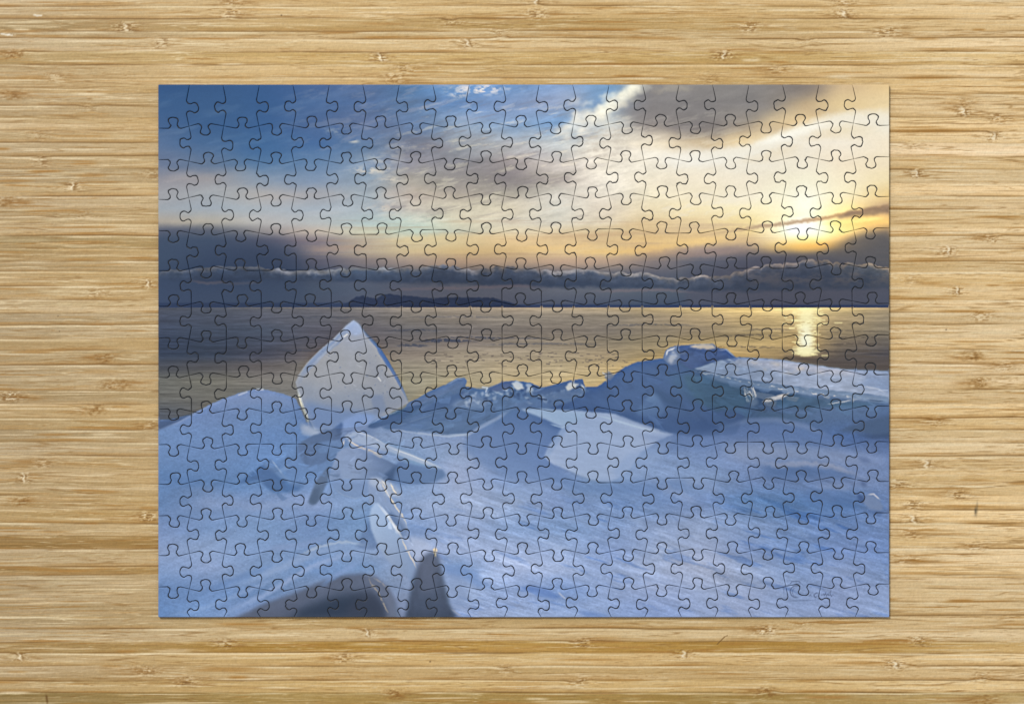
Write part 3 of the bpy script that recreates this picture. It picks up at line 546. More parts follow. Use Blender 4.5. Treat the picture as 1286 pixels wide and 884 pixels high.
    # soft dark foreground shapes
    mound = [(290,778),(310,768),(335,756),(370,744),(405,730),(430,722),(455,720),(470,724),(486,736),(496,752),(504,778)]
    P(mound, (100,110,140), .95, 2.4, amp=.06, ax=14, ay=10)
    P([(350,778),(380,762),(420,748),(452,744),(474,748),(488,778)], (50,64,90), .95, 6)
    P([(330,770),(350,762),(380,752),(370,775),(330,778)], (92,100,128), .5, 4)
    P([(432,778),(440,756),(462,742),(480,752),(490,778)], (70,76,100), .5, 5)
    P([(458,722),(472,724),(486,738),(498,756),(504,778),(488,778),(484,760),(470,740)], (124,134,166), .55, 3)
    L([(462,722),(466,732),(474,742),(482,758),(487,768),(488,778)], 1.3, (178,168,164), .6, 1.0, 1.2, .4); L([(468,724),(480,732),(488,740)], 1.1, (172,168,176), .45, 1.0, 1.2, .4)
    P([(504,740),(512,738),(512,778),(500,778),(496,760)], (118,138,178), .6, 3)
    fin = [(508,778),(513,752),(518,730),(524,712),(530,700),(538,694),(546,692),(551,698),(555,716),(560,738),(566,760),(576,778)]
    P(fin, (98,108,138), .9, 2.8, amp=.05, ax=6, ay=14, col2=(66,77,104), axis=(530,700,530,775))
    P([(526,706),(540,696),(546,700),(548,740),(530,745)], (108,116,146), .45, 4)
    P([(560,716),(574,712),(588,726),(588,752),(574,766),(564,756)], (122,148,196), .6, 3)
    L([(546,686),(546,694),(548,700)], 1.6, (206,196,176), .7, 1.0); L([(545,690),(548,691)], 2.4, (226,214,190), .75, 1.0)
    L([(566,764),(580,774)], 1.4, (150,160,184), .5, 1.2)
    # shadow streaks in the drift
    P([(556,706),(580,712),(602,718),(600,726),(624,738),(600,738),(580,724),(560,720)], (104,140,200), .7, 3)
    P([(652,738),(668,735),(690,740),(704,750),(696,752),(676,746)], (92,128,196), .8, 2)
    L([(700,742),(706,748),(712,753)], 1.4, (176,190,220), .6, 1)
    P([(724,766),(744,768),(766,773),(760,776),(735,774)], (102,138,206), .7, 2.5); P([(620,756),(640,758),(650,764),(630,762)], (120,152,212), .5, 2.5)
    P([(690,604),(740,606),(800,606),(862,606),(850,618),(780,622),(720,618)], (92,126,184), .6, 5)
    P([(610,620),(640,616),(680,604),(690,612),(650,626),(615,628)], (132,158,206), .4, 4)
    P([(826,604),(860,600),(900,610),(880,618),(840,614)], (104,136,190), .4, 4)
    for p, a in (([(822,606),(850,620),(880,634)], .45), ([(850,600),(880,606),(910,620)], .3), ([(700,650),(730,654),(760,664)], .3)):
        L(p, 7, (150,170,212), a * .6, 6, 2)
    # wind-combed streaks, lower left
    for (p, w, c, a) in (([(270,775),(330,748),(390,712),(440,694),(470,690)], 4, (142,172,228), .6), ([(300,735),(350,714),(400,692),(440,682),(462,683)], 6, (140,170,222), .5),
                         ([(205,775),(260,762),(310,742),(360,720)], 3, (134,166,222), .45), ([(372,700),(400,686),(430,680),(462,684)], 2, (164,186,222), .6),
                         ([(250,745),(300,726),(350,706)], 5, (96,136,202), .4), ([(330,690),(380,684),(420,672)], 5, (126,152,206), .4), ([(200,600),(230,606),(260,604)], 8, (88,128,190), .35),
                         ([(198,650),(260,646),(330,640)], 7, (100,136,192), .35), ([(396,740),(420,724),(460,700)], 4, (124,158,220), .5), ([(300,640),(340,634),(390,632)], 5, (138,160,206), .4)):
        L(p, w, c, a, w, 2, seed=int(p[0][0]))
    # faint printed signature with its round mark, bottom right
    ink = (84, 100, 138)
    th = np.linspace(-.6, -5.4, 22)
    L([(1000.5 + 8 * math.cos(t), 742.5 + 7.6 * math.sin(t)) for t in th], 1.1, ink, .6, .7)
    L([(1001 + 6 * math.cos(t), 743 + 6 * math.sin(t)) for t in th[4:]], .8, ink, .4, .7)
    L([(984.5,751),(984.5,736),(988,735),(992,734),(994,730),(1003,729.5),(1006,732),(1009,735),(1014,735)], .8, ink, .5, .6)
    L([(988,754),(1008,753.6),(1026,753.4)], .7, ink, .35, .6)
    L([(1027,747),(1024,750),(1022,747),(1025,744),(1029,745)], .9, ink, .55, .6)
    L([(1029,748),(1031,745),(1032,748),(1034,745),(1035,748),(1037,744),(1038,748),(1040,745),(1041,748),(1043,746),(1044,749),(1046,746),(1048,748),(1052,748)], .8, ink, .6, .6)
    L([(1042,747),(1043.5,741)], .7, ink, .45, .6); L([(1016,748),(1018,746),(1019,748)], .7, ink, .4, .6)
    # fit the tones to colours read off the photograph, zone by zone (sky, sea, snow)
    land = np.zeros(X.shape, np.float32); land[sl_snow] = m_snow; slp, mp_ = cv.mask(plate, .6); land[slp] *= 1 - mp_
    for pl_ in (mound, fin): q_, r_m = cv.mask(pl_, 1.8); land[q_] *= 1 - r_m
    sea_z = smooth(385.5, 387, Y) * (1 - land); sea_z[slp] *= 1 - mp_; zones = (smooth(387, 385.5, Y), sea_z, land)
    low_c = [blur(cv.c * z[..., None], 3) / (blur(z, 3)[..., None] + 1e-3) for z in zones]
    for k, z in enumerate(zones):
        num = np.zeros(cv.c.shape, np.float32); den = np.full(X.shape, .10, np.float32)
        pts = [t for t in TONES if t[0] == k]
        mean = np.zeros(3); rat = []
        for (_, x, y, col) in pts:
            i, j = int((y - cv.y0) * cv.S), int((x - cv.x0) * cv.S)
            r_ = np.clip(np.array(col) / np.maximum(low_c[k][i, j], 20), .6, 1.6); rat.append(r_); mean += r_ / len(pts)
        num += (mean * .10).astype(np.float32)
        for (_, x, y, col), r_ in zip(pts, rat):
            w_ = np.exp(-((X - x) / 70) ** 2 - ((Y - y) / (30 if k < 2 else 45)) ** 2)
            num += w_[..., None] * r_.astype(np.float32); den += w_
        cv.c *= 1 + (num / den[..., None] - 1) * z[..., None]
    # the crispness of a sharpened print
    wide = blur(cv.c, 9); cv.c += .30 * (cv.c - wide) * np.where(Y < 386, .6, 1.0)[..., None].astype(np.float32)
    cv.c += .9 * (cv.c - blur(cv.c, 1.6))
    grey = cv.c.mean(-1, keepdims=True)
    cv.c = np.where((Y > 386)[..., None], (grey + (cv.c - grey) * (1 - .10 * land[..., None])) * (1 + .045 * land[..., None]), grey + (cv.c - grey) * .95)
    # slight grain of the print
    n = np.random.RandomState(9).normal(0, 1, (cv.h, cv.w)).astype(np.float32)
    cv.c *= (1 + .014 * blur(n, .7) * 1.6)[..., None]
    cv.c = np.clip(cv.c, 0, 255)
    return cv

# ------------------------------------------------------------------ the bamboo boards
STRIPS = [-22,-6,10.5,26,42,51,67.5,84,100,119.5,134,149.5,167,182,199,214.5,232.7,248.4,265,283.5,299,315,330,343.4,361.6,378.6,395.5,410.6,427.5,442.4,460.6,475.4,492,510,527.5,542.6,558,575.3,591.6,609.2,625,642.4,659.5,675.8,692,713.8,724.6,742,758.6,775,792.4,808.6,822.7,839,857,872,890,906]
# x, y, kind: 0 pale ridged knuckle, 1 brown smudge, 2 both, 3 faint
KNOTS = [(160,37,0),(205,57,0),(295,4,2),(292,20,0),(72,100,2),(20,71,1),(480,75,0),(510,88,2),(500,101,2),(570,30,0),(590,57,0),(632,45,3),(676,4,0),(676,20,0),(912,72,0),(896,102,0),(945,37,2),(1063,4,0),(1063,20,0),(1117,44,0),(1018,55,3),(982,90,2),
 (15,122,1),(118,138,3),(52,173,3),(55,205,0),(93,237,0),(10,256,1),(108,272,3),(194,222,2),(188,359,0),(122,371,3),(133,453,1),(147,486,1),(14,501,2),(121,518,1),(191,537,2),(55,585,2),(32,603,0),(28,632,1),(188,652,2),
 (1213,133,2),(1214,143,0),(1257,152,2),(1252,174,0),(1152,186,3),(1155,221,0),(1250,302,2),(1195,318,0),(1148,354,3),(1206,368,0),(1237,401,0),(1225,450,1),(1267,463,2),(1235,483,1),(1181,533,2),(1167,586,0),(1133,611,0),(1207,624,2),(1150,637,0),(1150,655,0),(1148,674,2),(1228,689,2),(1138,705,2),
 (27,828,0),(285,811,0),(187,845,2),(237,859,2),(464,798,0),(435,830,2),(500,875,1),(638,844,0),(735,810,2),(732,860,0),(862,825,0),(965,795,2),(1010,789,3),(1158,808,0),(1128,838,0),(1235,853,2),(966,872,1),(1240,882,1)]
TINT = {675.8: (-26,-30,-34, 'l'), 713.8: (-26,-30,-34, 'l'), 299: (-14,-14,-18, 'l'), 806: (-10,-14,-22, 'a'), 808.6: (-14,-18,-26,'m'), 872: (-26,-26,-34,'a'), 857: (-2,-2,-4,'a'), 642.4: (-14,-16,-20,'l'), 315: (4,6,10,'r'), 232.7: (8,8,10,'r'), 182: (14,14,18,'r'), 839: (-4,-6,-8,'a'), 822.7: (8,8,8,'a'), 26: (-6,-8,-12,'a'), 67.5: (-6,-6,-10,'a')}

def paint_wood():
    cv = Canvas(-8, -8, 1294, 892, 1.35)
    X, Y = cv.X.copy(), cv.Y.copy()
    rr = np.random.RandomState(77)
    # fibres bend a little round each knuckle
    dy = 1.6 * fbm(X / 260, Y / 60, 201, 3) + .5 * fbm(X / 70, Y / 14, 205, 2)
    for (kx, ky, kind) in KNOTS:
        sl = cv.box(kx - 45, ky - 14, kx + 45, ky + 14)
        g = np.exp(-((X[sl] - kx) / 15) ** 2 - ((Y[sl] - ky) / 6) ** 2)
        dy[sl] += g * 2.6 * np.sin((Y[sl] - ky) / 3.0 + (X[sl] - kx) / 9)
    Yw = Y + dy
    left = smooth(420, -40, X); right = smooth(880, 1290, X); bott = smooth(760, 884, Y)  # the sheen on the left end is painted in as a greyer base tone
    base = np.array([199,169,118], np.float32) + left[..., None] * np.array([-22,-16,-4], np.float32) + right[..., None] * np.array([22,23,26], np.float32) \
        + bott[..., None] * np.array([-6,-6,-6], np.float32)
    # strip tones
    b = np.array(STRIPS, np.float32)
    idx = np.clip(np.searchsorted(b, Yw.ravel(), side='right') - 1, 0, len(b) - 2).reshape(Yw.shape)
    tone = rr.uniform(-9, 9, len(b)); warm = rr.uniform(-3, 3, len(b))
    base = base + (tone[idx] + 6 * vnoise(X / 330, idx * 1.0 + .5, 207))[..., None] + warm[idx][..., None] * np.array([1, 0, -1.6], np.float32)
    for y0, (r, g, bb, side) in TINT.items():
        k = int(np.argmin(np.abs(b - y0))); w = (idx == k).astype(np.float32)
        w = w * (smooth(500, 250, X) if side == 'l' else smooth(900, 1100, X) if side == 'r' else smooth(200, 300, X) * smooth(1290, 1100, X) if side == 'm' else 1)
        base += blur(w, .8)[..., None] * np.array([r, g, bb], np.float32)
    # fibres
    f1 = fbm(X / 150, Yw / 2.0, 211, 4, .62); f2 = fbm(X / 60, Yw / 1.05, 217, 3, .7); f3 = fbm(X / 320, Yw / 5.5, 223, 3)
    base = base + (9 * f1 + 5.5 * f2 + 12 * f3)[..., None] * np.array([1, 1.06, 1.25], np.float32)
    brown = np.array([164,118,56], np.float32); pale = np.array([226,206,168], np.float32)
    def over(m, c):
        nonlocal base
        base = base * (1 - m[..., None]) + np.array(c, np.float32) * m[..., None]
    s1 = smooth(.26, .58, fbm(X / 130, Yw / 2.6, 231, 3, .6)); over(.62 * s1 * smooth(-.35, .3, fbm(X / 90, Yw / 30, 233, 2)), brown)
    s2 = smooth(.30, .60, fbm(X / 110, Yw / 1.8, 241, 3, .6)); over(.34 * s2, (184,140,78))
    s3 = smooth(.22, .60, fbm(X / 120, Yw / 2.4, 251, 3, .6)); over(.55 * s3, pale)
    s4 = smooth(.25, .6, fbm(X / 90, Yw / 5, 257, 3, .6)); over(.25 * s4, (214,196,156))
    for (sx, sy, sd, al, c_) in ((170, 4.2, 271, .62, (138,100,50)), (110, 2.6, 275, .50, (150,112,62)), (230, 6.5, 279, .60, (132,94,46)), (150, 3.6, 283, .60, (228,210,172)), (100, 2.4, 287, .45, (222,202,160))):
        rg = 1 - np.abs(fbm(X / sx, Yw / sy, sd, 3, .5)) * 1.9
        over(.72 * al * smooth(.88, 1.0, rg) * smooth(-.25, .35, fbm(X / 75, Yw / 12, sd + 2, 3, .6)), c_)
    # joints between the strips: a fine dark line that comes and goes, a pale one beside it
    for k, y0 in enumerate(STRIPS):
        d = Yw - y0 - .8 * vnoise(X / 180, X * 0 + k, 261)
        st = .12 + .88 * smooth(-.25, .5, fbm(X / 120, X * 0 + k * 3.7, 263, 3, .6))
        over(.80 * st * np.exp(-(d / .8) ** 2), (120,86,42))
        over(.42 * st * np.exp(-((d + 2.0) / 1.9) ** 2), (164,122,64))
        st2 = smooth(-.2, .5, fbm(X / 120, X * 0 + k * 5.1, 267, 3, .6))
        over(.6 * st2 * np.exp(-((d - 2.0) / 1.0) ** 2), (230,212,174))
    # loose brown dashes
    for i in range(520):
        x = rr.uniform(-20, 1290); y = rr.choice(STRIPS) + rr.normal() * 2.6 - 1 if rr.rand() < .6 else rr.uniform(-5, 890)
        l = rr.uniform(14, 80); w = rr.uniform(.8, 1.8)
        sl = cv.box(x - l, y - 5, x + l, y + 5)
        if 205 < x < 1110 and 112 < y < 768: continue
        g = np.exp(-((X[sl] - x) / (l * .55)) ** 4) * np.exp(-((Yw[sl] - y - (X[sl] - x) * rr.uniform(-.01, .01)) / w) ** 2)
        c = brown if rr.rand() < .72 else pale; g = g * rr.uniform(.3, .8)
        base[sl] = base[sl] * (1 - g[..., None]) + c * g[..., None]
    # knuckles
    for n, (kx, ky, kind) in enumerate(KNOTS):
        sl = cv.box(kx - 60, ky - 12, kx + 60, ky + 12); x, y = X[sl] - kx, Y[sl] - ky; sc_ = rr.uniform(.75, 1.35); x = x / sc_; str_ = rr.uniform(.45, 1.0); sh_ = rr.uniform(-.25, .25); x = x + y * sh_ * 2
        core = np.exp(-(x / 12) ** 2 - (y / 6.6) ** 4)
        tex = fbm(X[sl] / rr.uniform(3.2, 7), Y[sl] / 1.9, 301 + n, 3, .6); arc = np.sin((y + .05 * x * np.sign(x)) * 2.0 + 1.5 * tex)
        A = base[sl]
        def mixin(m, c):
            nonlocal A
            A = A * (1 - m[..., None]) + np.array(c, np.float32) * m[..., None]
        sd = rr.choice([-1, 1])
        if kind in (1, 2):
            smear = np.exp(-((x - sd * 14) / 24) ** 2) * np.exp(-((y + rr.uniform(-2, 2)) / 4.2) ** 2) * smooth(-.45, .35, fbm(X[sl] / 26, Y[sl] / 1.7, 341 + n, 3, .6))
            mixin(.75 * smear * (1 if kind == 1 else .8), (150,106,50))
        if kind == 1:
            mixin(.8 * np.exp(-(x / 15) ** 2 - (y / 6.6) ** 4) * smooth(-.4, .4, tex), (140,100,48)); mixin(.3 * core * smooth(.2, .7, tex), (100,70,34))
        else:
            k = (.5 if kind == 3 else 1) * str_
            mixin(.75 * k * core * smooth(.0, .5, tex + .3 * arc), (232,214,180)); mixin(.85 * k * core * smooth(.0, .4, -tex + .35 * arc), (126,88,42))
            tl = np.exp(-((np.abs(x) - 16) / 14) ** 2) * np.exp(-(y / 6) ** 4) * smooth(.05, .5, fbm(X[sl] / 22, Y[sl] / 1.4, 371 + n, 3, .6)); mixin(.65 * k * tl, (146,104,50))
            if kind == 0 and n % 2 == 0: mixin(.75 * np.exp(-((x + 1.2 * np.sin(y)) / 1.5) ** 2 - (y / 5) ** 4), (232,216,184)); mixin(.6 * np.exp(-((x - 3.2) / 1.1) ** 2 - (y / 4.5) ** 4), (138,104,58))
        base[sl] = A
    # single marks: a grey stain, tiny holes, a scratch, crumbs
    cv.c[:] = base
    cv.glow(1229, 645, 1.6, 5, (84,74,56), .7); cv.glow(1231, 640, 1.2, 7, (110,96,70), .45)
    for (x, y, r) in ((356,22,.9),(543,834,.9),(77,419,.7),(1192,417,.8),(75,400,.6)): cv.glow(x, y, r, r, (84,60,34), .85)
    cv.line([(904,812),(913,803)], .9, (120,88,46), .8, .6); cv.line([(913,803),(917,801)], .9, (120,88,46), .5, .6)
    cv.line([(60,874),(62,888)], 2.2, (104,74,34), .7, 1.2)
    cv.line([(50,16),(100,50)], .7, (150,122,80), .35, .8, 1)
    for (x, y) in ((45,22),(4,46),(12,47)): cv.line([(x, y), (x + 9, y + .4)], 1.6, (226,216,196), .7, 1, 1, .4)
    cv.c += .18 * (cv.c - blur(cv.c, 5)) + .60 * (cv.c - blur(cv.c, 1.5))
    n = np.random.RandomState(19).normal(0, 1, (cv.h, cv.w)).astype(np.float32)
    cv.c *= (1 + .028 * blur(n, .55) * 1.5)[..., None]
    cv.c = np.clip(cv.c, 12, 250)
    return cv

def lin(c):
    c = np.clip(np.asarray(c, np.float32) / 255, 0, 1)
    return np.where(c <= .04045, c / 12.92, ((c + .055) / 1.055) ** 2.4)

# ====BUILD====
scene = bpy.context.scene
for o in list(bpy.data.objects): bpy.data.objects.remove(o)
ALB = 0.80                         # printed white reflects this much; the lamps are set to match

# ------------------------------------------------------------------ materials
def mat(name, attr=None, col=(.5,.5,.5), rough=.5, spec=.3, grain=None, bump=None, coat=0):
    m = bpy.data.materials.new(name); m.use_nodes = True
    nt = m.node_tree; N = nt.nodes; Lk = nt.links
    b = N['Principled BSDF']; b.inputs['Roughness'].default_value = rough
    b.inputs['Specular IOR Level'].default_value = spec
    tc = N.new('ShaderNodeTexCoord')
    src = None
    if attr:
        a = N.new('ShaderNodeAttribute'); a.attribute_name = attr; src = a.outputs['Color']
    else:
        r = N.new('ShaderNodeRGB'); r.outputs[0].default_value = (*col, 1); src = r.outputs[0]
    if grain:
        sx, sy, amt = grain
        mp = N.new('ShaderNodeMapping'); mp.inputs['Scale'].default_value = (sx, sy, sy)
        nz = N.new('ShaderNodeTexNoise'); nz.inputs['Scale'].default_value = 1; nz.inputs['Detail'].default_value = 4
        Lk.new(tc.outputs['Object'], mp.inputs[0]); Lk.new(mp.outputs[0], nz.inputs['Vector'])
        mr = N.new('ShaderNodeMapRange'); mr.inputs['From Min'].default_value = .3; mr.inputs['From Max'].default_value = .7
        mr.inputs['To Min'].default_value = 1 - amt; mr.inputs['To Max'].default_value = 1 + amt
        Lk.new(nz.outputs['Fac'], mr.inputs['Value'])
        mx = N.new('ShaderNodeVectorMath'); mx.operation = 'SCALE'
        Lk.new(src, mx.inputs[0]); Lk.new(mr.outputs[0], mx.inputs['Scale']); src = mx.outputs[0]
    Lk.new(src, b.inputs['Base Color'])
    if bump:
        sx, sy, st, dist = bump
        mp = N.new('ShaderNodeMapping'); mp.inputs['Scale'].default_value = (sx, sy, sy)
        nz = N.new('ShaderNodeTexNoise'); nz.inputs['Scale'].default_value = 1; nz.inputs['Detail'].default_value = 3
        bp = N.new('ShaderNodeBump'); bp.inputs['Strength'].default_value = st; bp.inputs['Distance'].default_value = dist
        Lk.new(tc.outputs['Object'], mp.inputs[0]); Lk.new(mp.outputs[0], nz.inputs['Vector'])
        Lk.new(nz.outputs['Fac'], bp.inputs['Height']); Lk.new(bp.outputs[0], b.inputs['Normal'])
    return m

M_PRINT = mat('printed_paper', 'print', rough=.55, spec=.10, bump=(900, 900, .10, .00006))
M_BOARD = mat('grey_cardboard', col=(.07, .075, .085), rough=.9, spec=.1, grain=(600, 1500, .25))
M_WOOD = mat('bamboo_boards', 'tone', rough=.5, spec=.18, grain=(180, 2300, .07), bump=(70, 1500, .25, .0001))

# ------------------------------------------------------------------ cut lines of the jigsaw
NC, NR = 21, 15
# which way each tab points: one text per row of pieces (cuts 1-20), and one per row cut (columns 1-21)
VDIR = [t.replace(' ', '') for t in (
 'RLRLR LRLRL RLRLR LRLRL', 'LRLRL RLRLR LRLRL RLRLR', 'RLRLR LRLRL RLRLR LRLRL', 'LRLRL RLRLR LRLRL RLRLR', 'RLRLR LRLRL RLRLR LRLRL',
 'LRLLL LLRRR LLLRR RRRLR', 'LLLRL RLLLR LRRRL RLRRR', 'RLLLR LLLRR LLRRR LRRRL', 'LLLRL RLLLR LRRRL RLRRR', 'LRLLL LLRRR LLLRR RRRLR',
 'RLRLR LRLRL RLRLR LRLRL', 'LRLRL RLRLR LRLRL RLRLR', 'RLRLR LRLRL RLRLR LRLRL', 'LRLRL RLRLR LRLRL RLRLR', 'RLRLR LRLRL RLRLR LRLRL')]
HDIR = [t.replace(' ', '') for t in (
 'UDUDU DUDUD U DUDUD UDUDU', 'DUDUD UDUDU D UDUDU DUDUD', 'UDUDU DUDUD U DUDUD UDUDU', 'DUDUD UUDDU D UDDUU DUDUD', 'UDUUU DUDUD U DUDUD UUUDU',
 'UDUDU DUDUD U DUDUD UDUDU', 'DUDUD UDUDU D UDUDU DUDUD', 'UDUDU DUDUD U DUDUD UDUDU', 'DUDUD UDUDU D UDUDU DUDUD', 'DUDDD UDUDU D UDUDU DDDUD',
 'UDUDU DDUUD U DUUDD UDUDU', 'DUDUD UDUDU D UDUDU DUDUD', 'UDUDU DUDUD U DUDUD UDUDU', 'DUDUD UDUDU D UDUDU DUDUD')]
assert all(len(s) == NC - 1 for s in VDIR) and len(VDIR) == NR, [len(s) for s in VDIR]
assert all(len(s) == NC for s in HDIR) and len(HDIR) == NR - 1, [len(s) for s in HDIR]

def vx(c, y):                      # mean x of vertical cut c (1..20) at height y
    t = (y - 130) / 590.0
    return (193.2 + 43.93 * c) * (1 - t) + (193.9 + 44.05 * c) * t
def hy(r, x): return 114.3 + 44.65 * r - .0042 * (x - 237) - .12 * (r == 1)
X_L, X_R, Y_T, Y_B = 198.8, 1116.8, 106.6, 774.6
rj = np.random.RandomState(4)
SP = [(-8.8, -.3), (-7.2, -.05), (-6.0, .7), (-4.9, 2.0), (-4.25, 3.4), (-4.6, 5.4), (-5.6, 7.3), (-6.3, 9.3), (-5.9, 11.4), (-4.2, 13.1), (-2.1, 13.9)]
SP = SP + [(0, 14.1)] + [(-t, n) for t, n in SP[::-1]]
def catmull(P, n):
    P = np.array(P, float); Q = np.vstack([2 * P[0] - P[1], P, 2 * P[-1] - P[-2]]); out = []
    for i in range(1, len(Q) - 2):
        for k in range(n):
            t = k / n
            out.append(.5 * ((2 * Q[i]) + (-Q[i-1] + Q[i+1]) * t + (2*Q[i-1] - 5*Q[i] + 4*Q[i+1] - Q[i+2]) * t*t + (-Q[i-1] + 3*Q[i] - 3*Q[i+1] + Q[i+2]) * t**3))
    out.append(P[-1]); return np.array(out)
def knob(cx, cy, along, out):
    """the interlocking tab: (cx, cy) is the middle of its base; along and out are unit vectors"""
    j = rj.normal(0, 1, (len(SP), 2)) * np.array([.22, .22]); j[0] = j[-1] = 0; s = rj.uniform(.96, 1.03); sk = rj.normal() * .05
    P = [((t + a + sk * n) * s, (n + b) * s) for (t, n), (a, b) in zip(SP, j)]
    P = catmull(P, 3)
    return np.array([cx, cy]) + P[:, :1] * np.array(along) + (P[:, 1:] - 0) * np.array(out)
BOW = 2.5
# knobs and their bases, first for the vertical cuts (c, row), then for the horizontal ones (row cut, column)
VK, VB = {}, {}
row_mid = lambda r: 135.2 if r == 1 else 760.2 if r == 15 else 114.3 + 44.65 * (r - .5) + .2
for c in range(1, NC):
    for r in range(1, NR + 1):
        d = 1 if VDIR[r-1][c-1] == 'R' else -1
        y = row_mid(r) - .0042 * (vx(c, 400) - 237) + rj.normal() * .7; x = vx(c, y) - d * BOW
        VK[c, r] = knob(x, y, (0, 1), (d, 0)); VB[c, r] = (x, y)
HK, HB = {}, {}
for h in range(1, NR):
    for c in range(1, NC + 1):
        d = -1 if HDIR[h-1][c-1] == 'U' else 1
        a = X_L if c == 1 else vx(c - 1, 114 + 44.65 * h); b = X_R if c == NC else vx(c, 114 + 44.65 * h)
        x = (a + b) / 2 + rj.normal() * 1.0 + (-.5 if c == 1 else 0); y = hy(h, x) - d * BOW
        HK[h, c] = knob(x, y, (1, 0), (0, d)); HB[h, c] = (x, y)
def cross(p, q, r, s):
    (x1, y1), (x2, y2), (x3, y3), (x4, y4) = p, q, r, s
    D = (x1-x2)*(y3-y4) - (y1-y2)*(x3-x4); A = x1*y2-y1*x2; B = x3*y4-y3*x4
    return ((A*(x3-x4)-(x1-x2)*B)/D, (A*(y3-y4)-(y1-y2)*B)/D)
COR = {}
for c in range(0, NC + 1):
    for h in range(0, NR + 1):
        x = X_L if c == 0 else X_R if c == NC else None; y = Y_T if h == 0 else Y_B if h == NR else None
        if x is not None and y is not None: COR[c, h] = (x, y)
        elif x is not None: COR[c, h] = (x, HB[h, 1 if c == 0 else NC][1])
        elif y is not None: COR[c, h] = (vx(c, y) + (.4 * (VB[c, 1 if h == 0 else NR][0] - vx(c, y)) * -1), y)
        else: COR[c, h] = cross(tuple(VK[c, h][-1]), tuple(VK[c, h+1][0]), tuple(HK[h, c][-1]), tuple(HK[h, c+1][0]))
def straight(p, q, n=4):
    return [np.array(p) + (np.array(q) - np.array(p)) * (k / n) for k in range(1, n)]
def side(a, k, b):
    """points from corner a up to (not including) corner b; second value: half the gap there"""
    if k is None:
        P = [np.array(a)] + straight(a, b, 6); return P, [0.0] * len(P)
    s1, s2 = straight(a, k[0], 4), straight(k[-1], b, 4)
    P = [np.array(a)] + s1 + list(k) + s2; n = len(k)
    q0, q1 = rj.uniform(.8, 1.15, 2)
    G = [.10] + [.24, .32, .36] + list((.50 + .24 * np.sin(np.linspace(0, math.pi * 4, n)) ** 2) * np.linspace(q0, q1, n)) + [.36, .32, .24]
    return P, G
def outline(c, r):
    """closed outline of the piece in column c, row r, clockwise in the photograph"""
    P, G = [], []
    top = HK.get((r-1, c)); bot = HK.get((r, c)); lef = VK.get((c-1, r)); rig = VK.get((c, r))
    for a, k, b in ((COR[c-1, r-1], top, COR[c, r-1]), (COR[c, r-1], rig, COR[c, r]),
                    (COR[c, r], bot[::-1] if bot is not None else None, COR[c-1, r]), (COR[c-1, r], lef[::-1] if lef is not None else None, COR[c-1, r-1])):
        p, g = side(a, k, b); P += p; G += g
    P = np.array(P); G = np.array(G)
    if (c, r) in ((1, 1), (NC, 1), (NC, NR), (1, NR)):      # the four outer corners are slightly rounded
        i = {(1,1): COR[0,0], (NC,1): COR[NC,0], (NC,NR): COR[NC,NR], (1,NR): COR[0,NR]}[c, r]
        k = int(np.argmin(np.hypot(*(P - np.array(i)).T))); ctr = np.array([643, 440.])
        a = P[(k-1) % len(P)]; b = P[(k+1) % len(P)]; p = P[k]
        ua = (a-p)/np.hypot(*(a-p)); ub = (b-p)/np.hypot(*(b-p)); R = 2.0
        new = [p + ua*R, p + ua*R*.3 + ub*R*.05, p + ua*R*.05 + ub*R*.3, p + ub*R]
        P = np.vstack([P[:k], new, P[k+1:]]); G = np.concatenate([G[:k], [0]*4, G[k+1:]])
    return P, G
def inset(P, d):
    a = np.roll(P, 1, 0); b = np.roll(P, -1, 0)
    e1 = P - a; e2 = b - P
    n1 = np.stack([-e1[:, 1], e1[:, 0]], 1) / (np.hypot(*e1.T)[:, None] + 1e-9); n2 = np.stack([-e2[:, 1], e2[:, 0]], 1) / (np.hypot(*e2.T)[:, None] + 1e-9)
    n = n1 + n2; l = np.hypot(*n.T)[:, None] + 1e-9; n = n / l
    k = 1 / np.clip((n * n1).sum(1), .5, 1)
    return P + n * (np.asarray(d) * k)[:, None]
def inside(P, x, y):
    ins = np.zeros(x.shape, bool); n = len(P)
    for i in range(n):
        xa, ya = P[i]; xb, yb = P[(i+1) % n]
        if ya == yb: continue
        ins ^= ((y < ya) != (y < yb)) & (x < (xb-xa)*(y-ya)/(yb-ya)+xa)
    return ins
def world(P, z):
    return np.stack([(P[:, 0]-CX)*U, (CY-P[:, 1])*U, np.full(len(P), z) if np.isscalar(z) else z], 1)

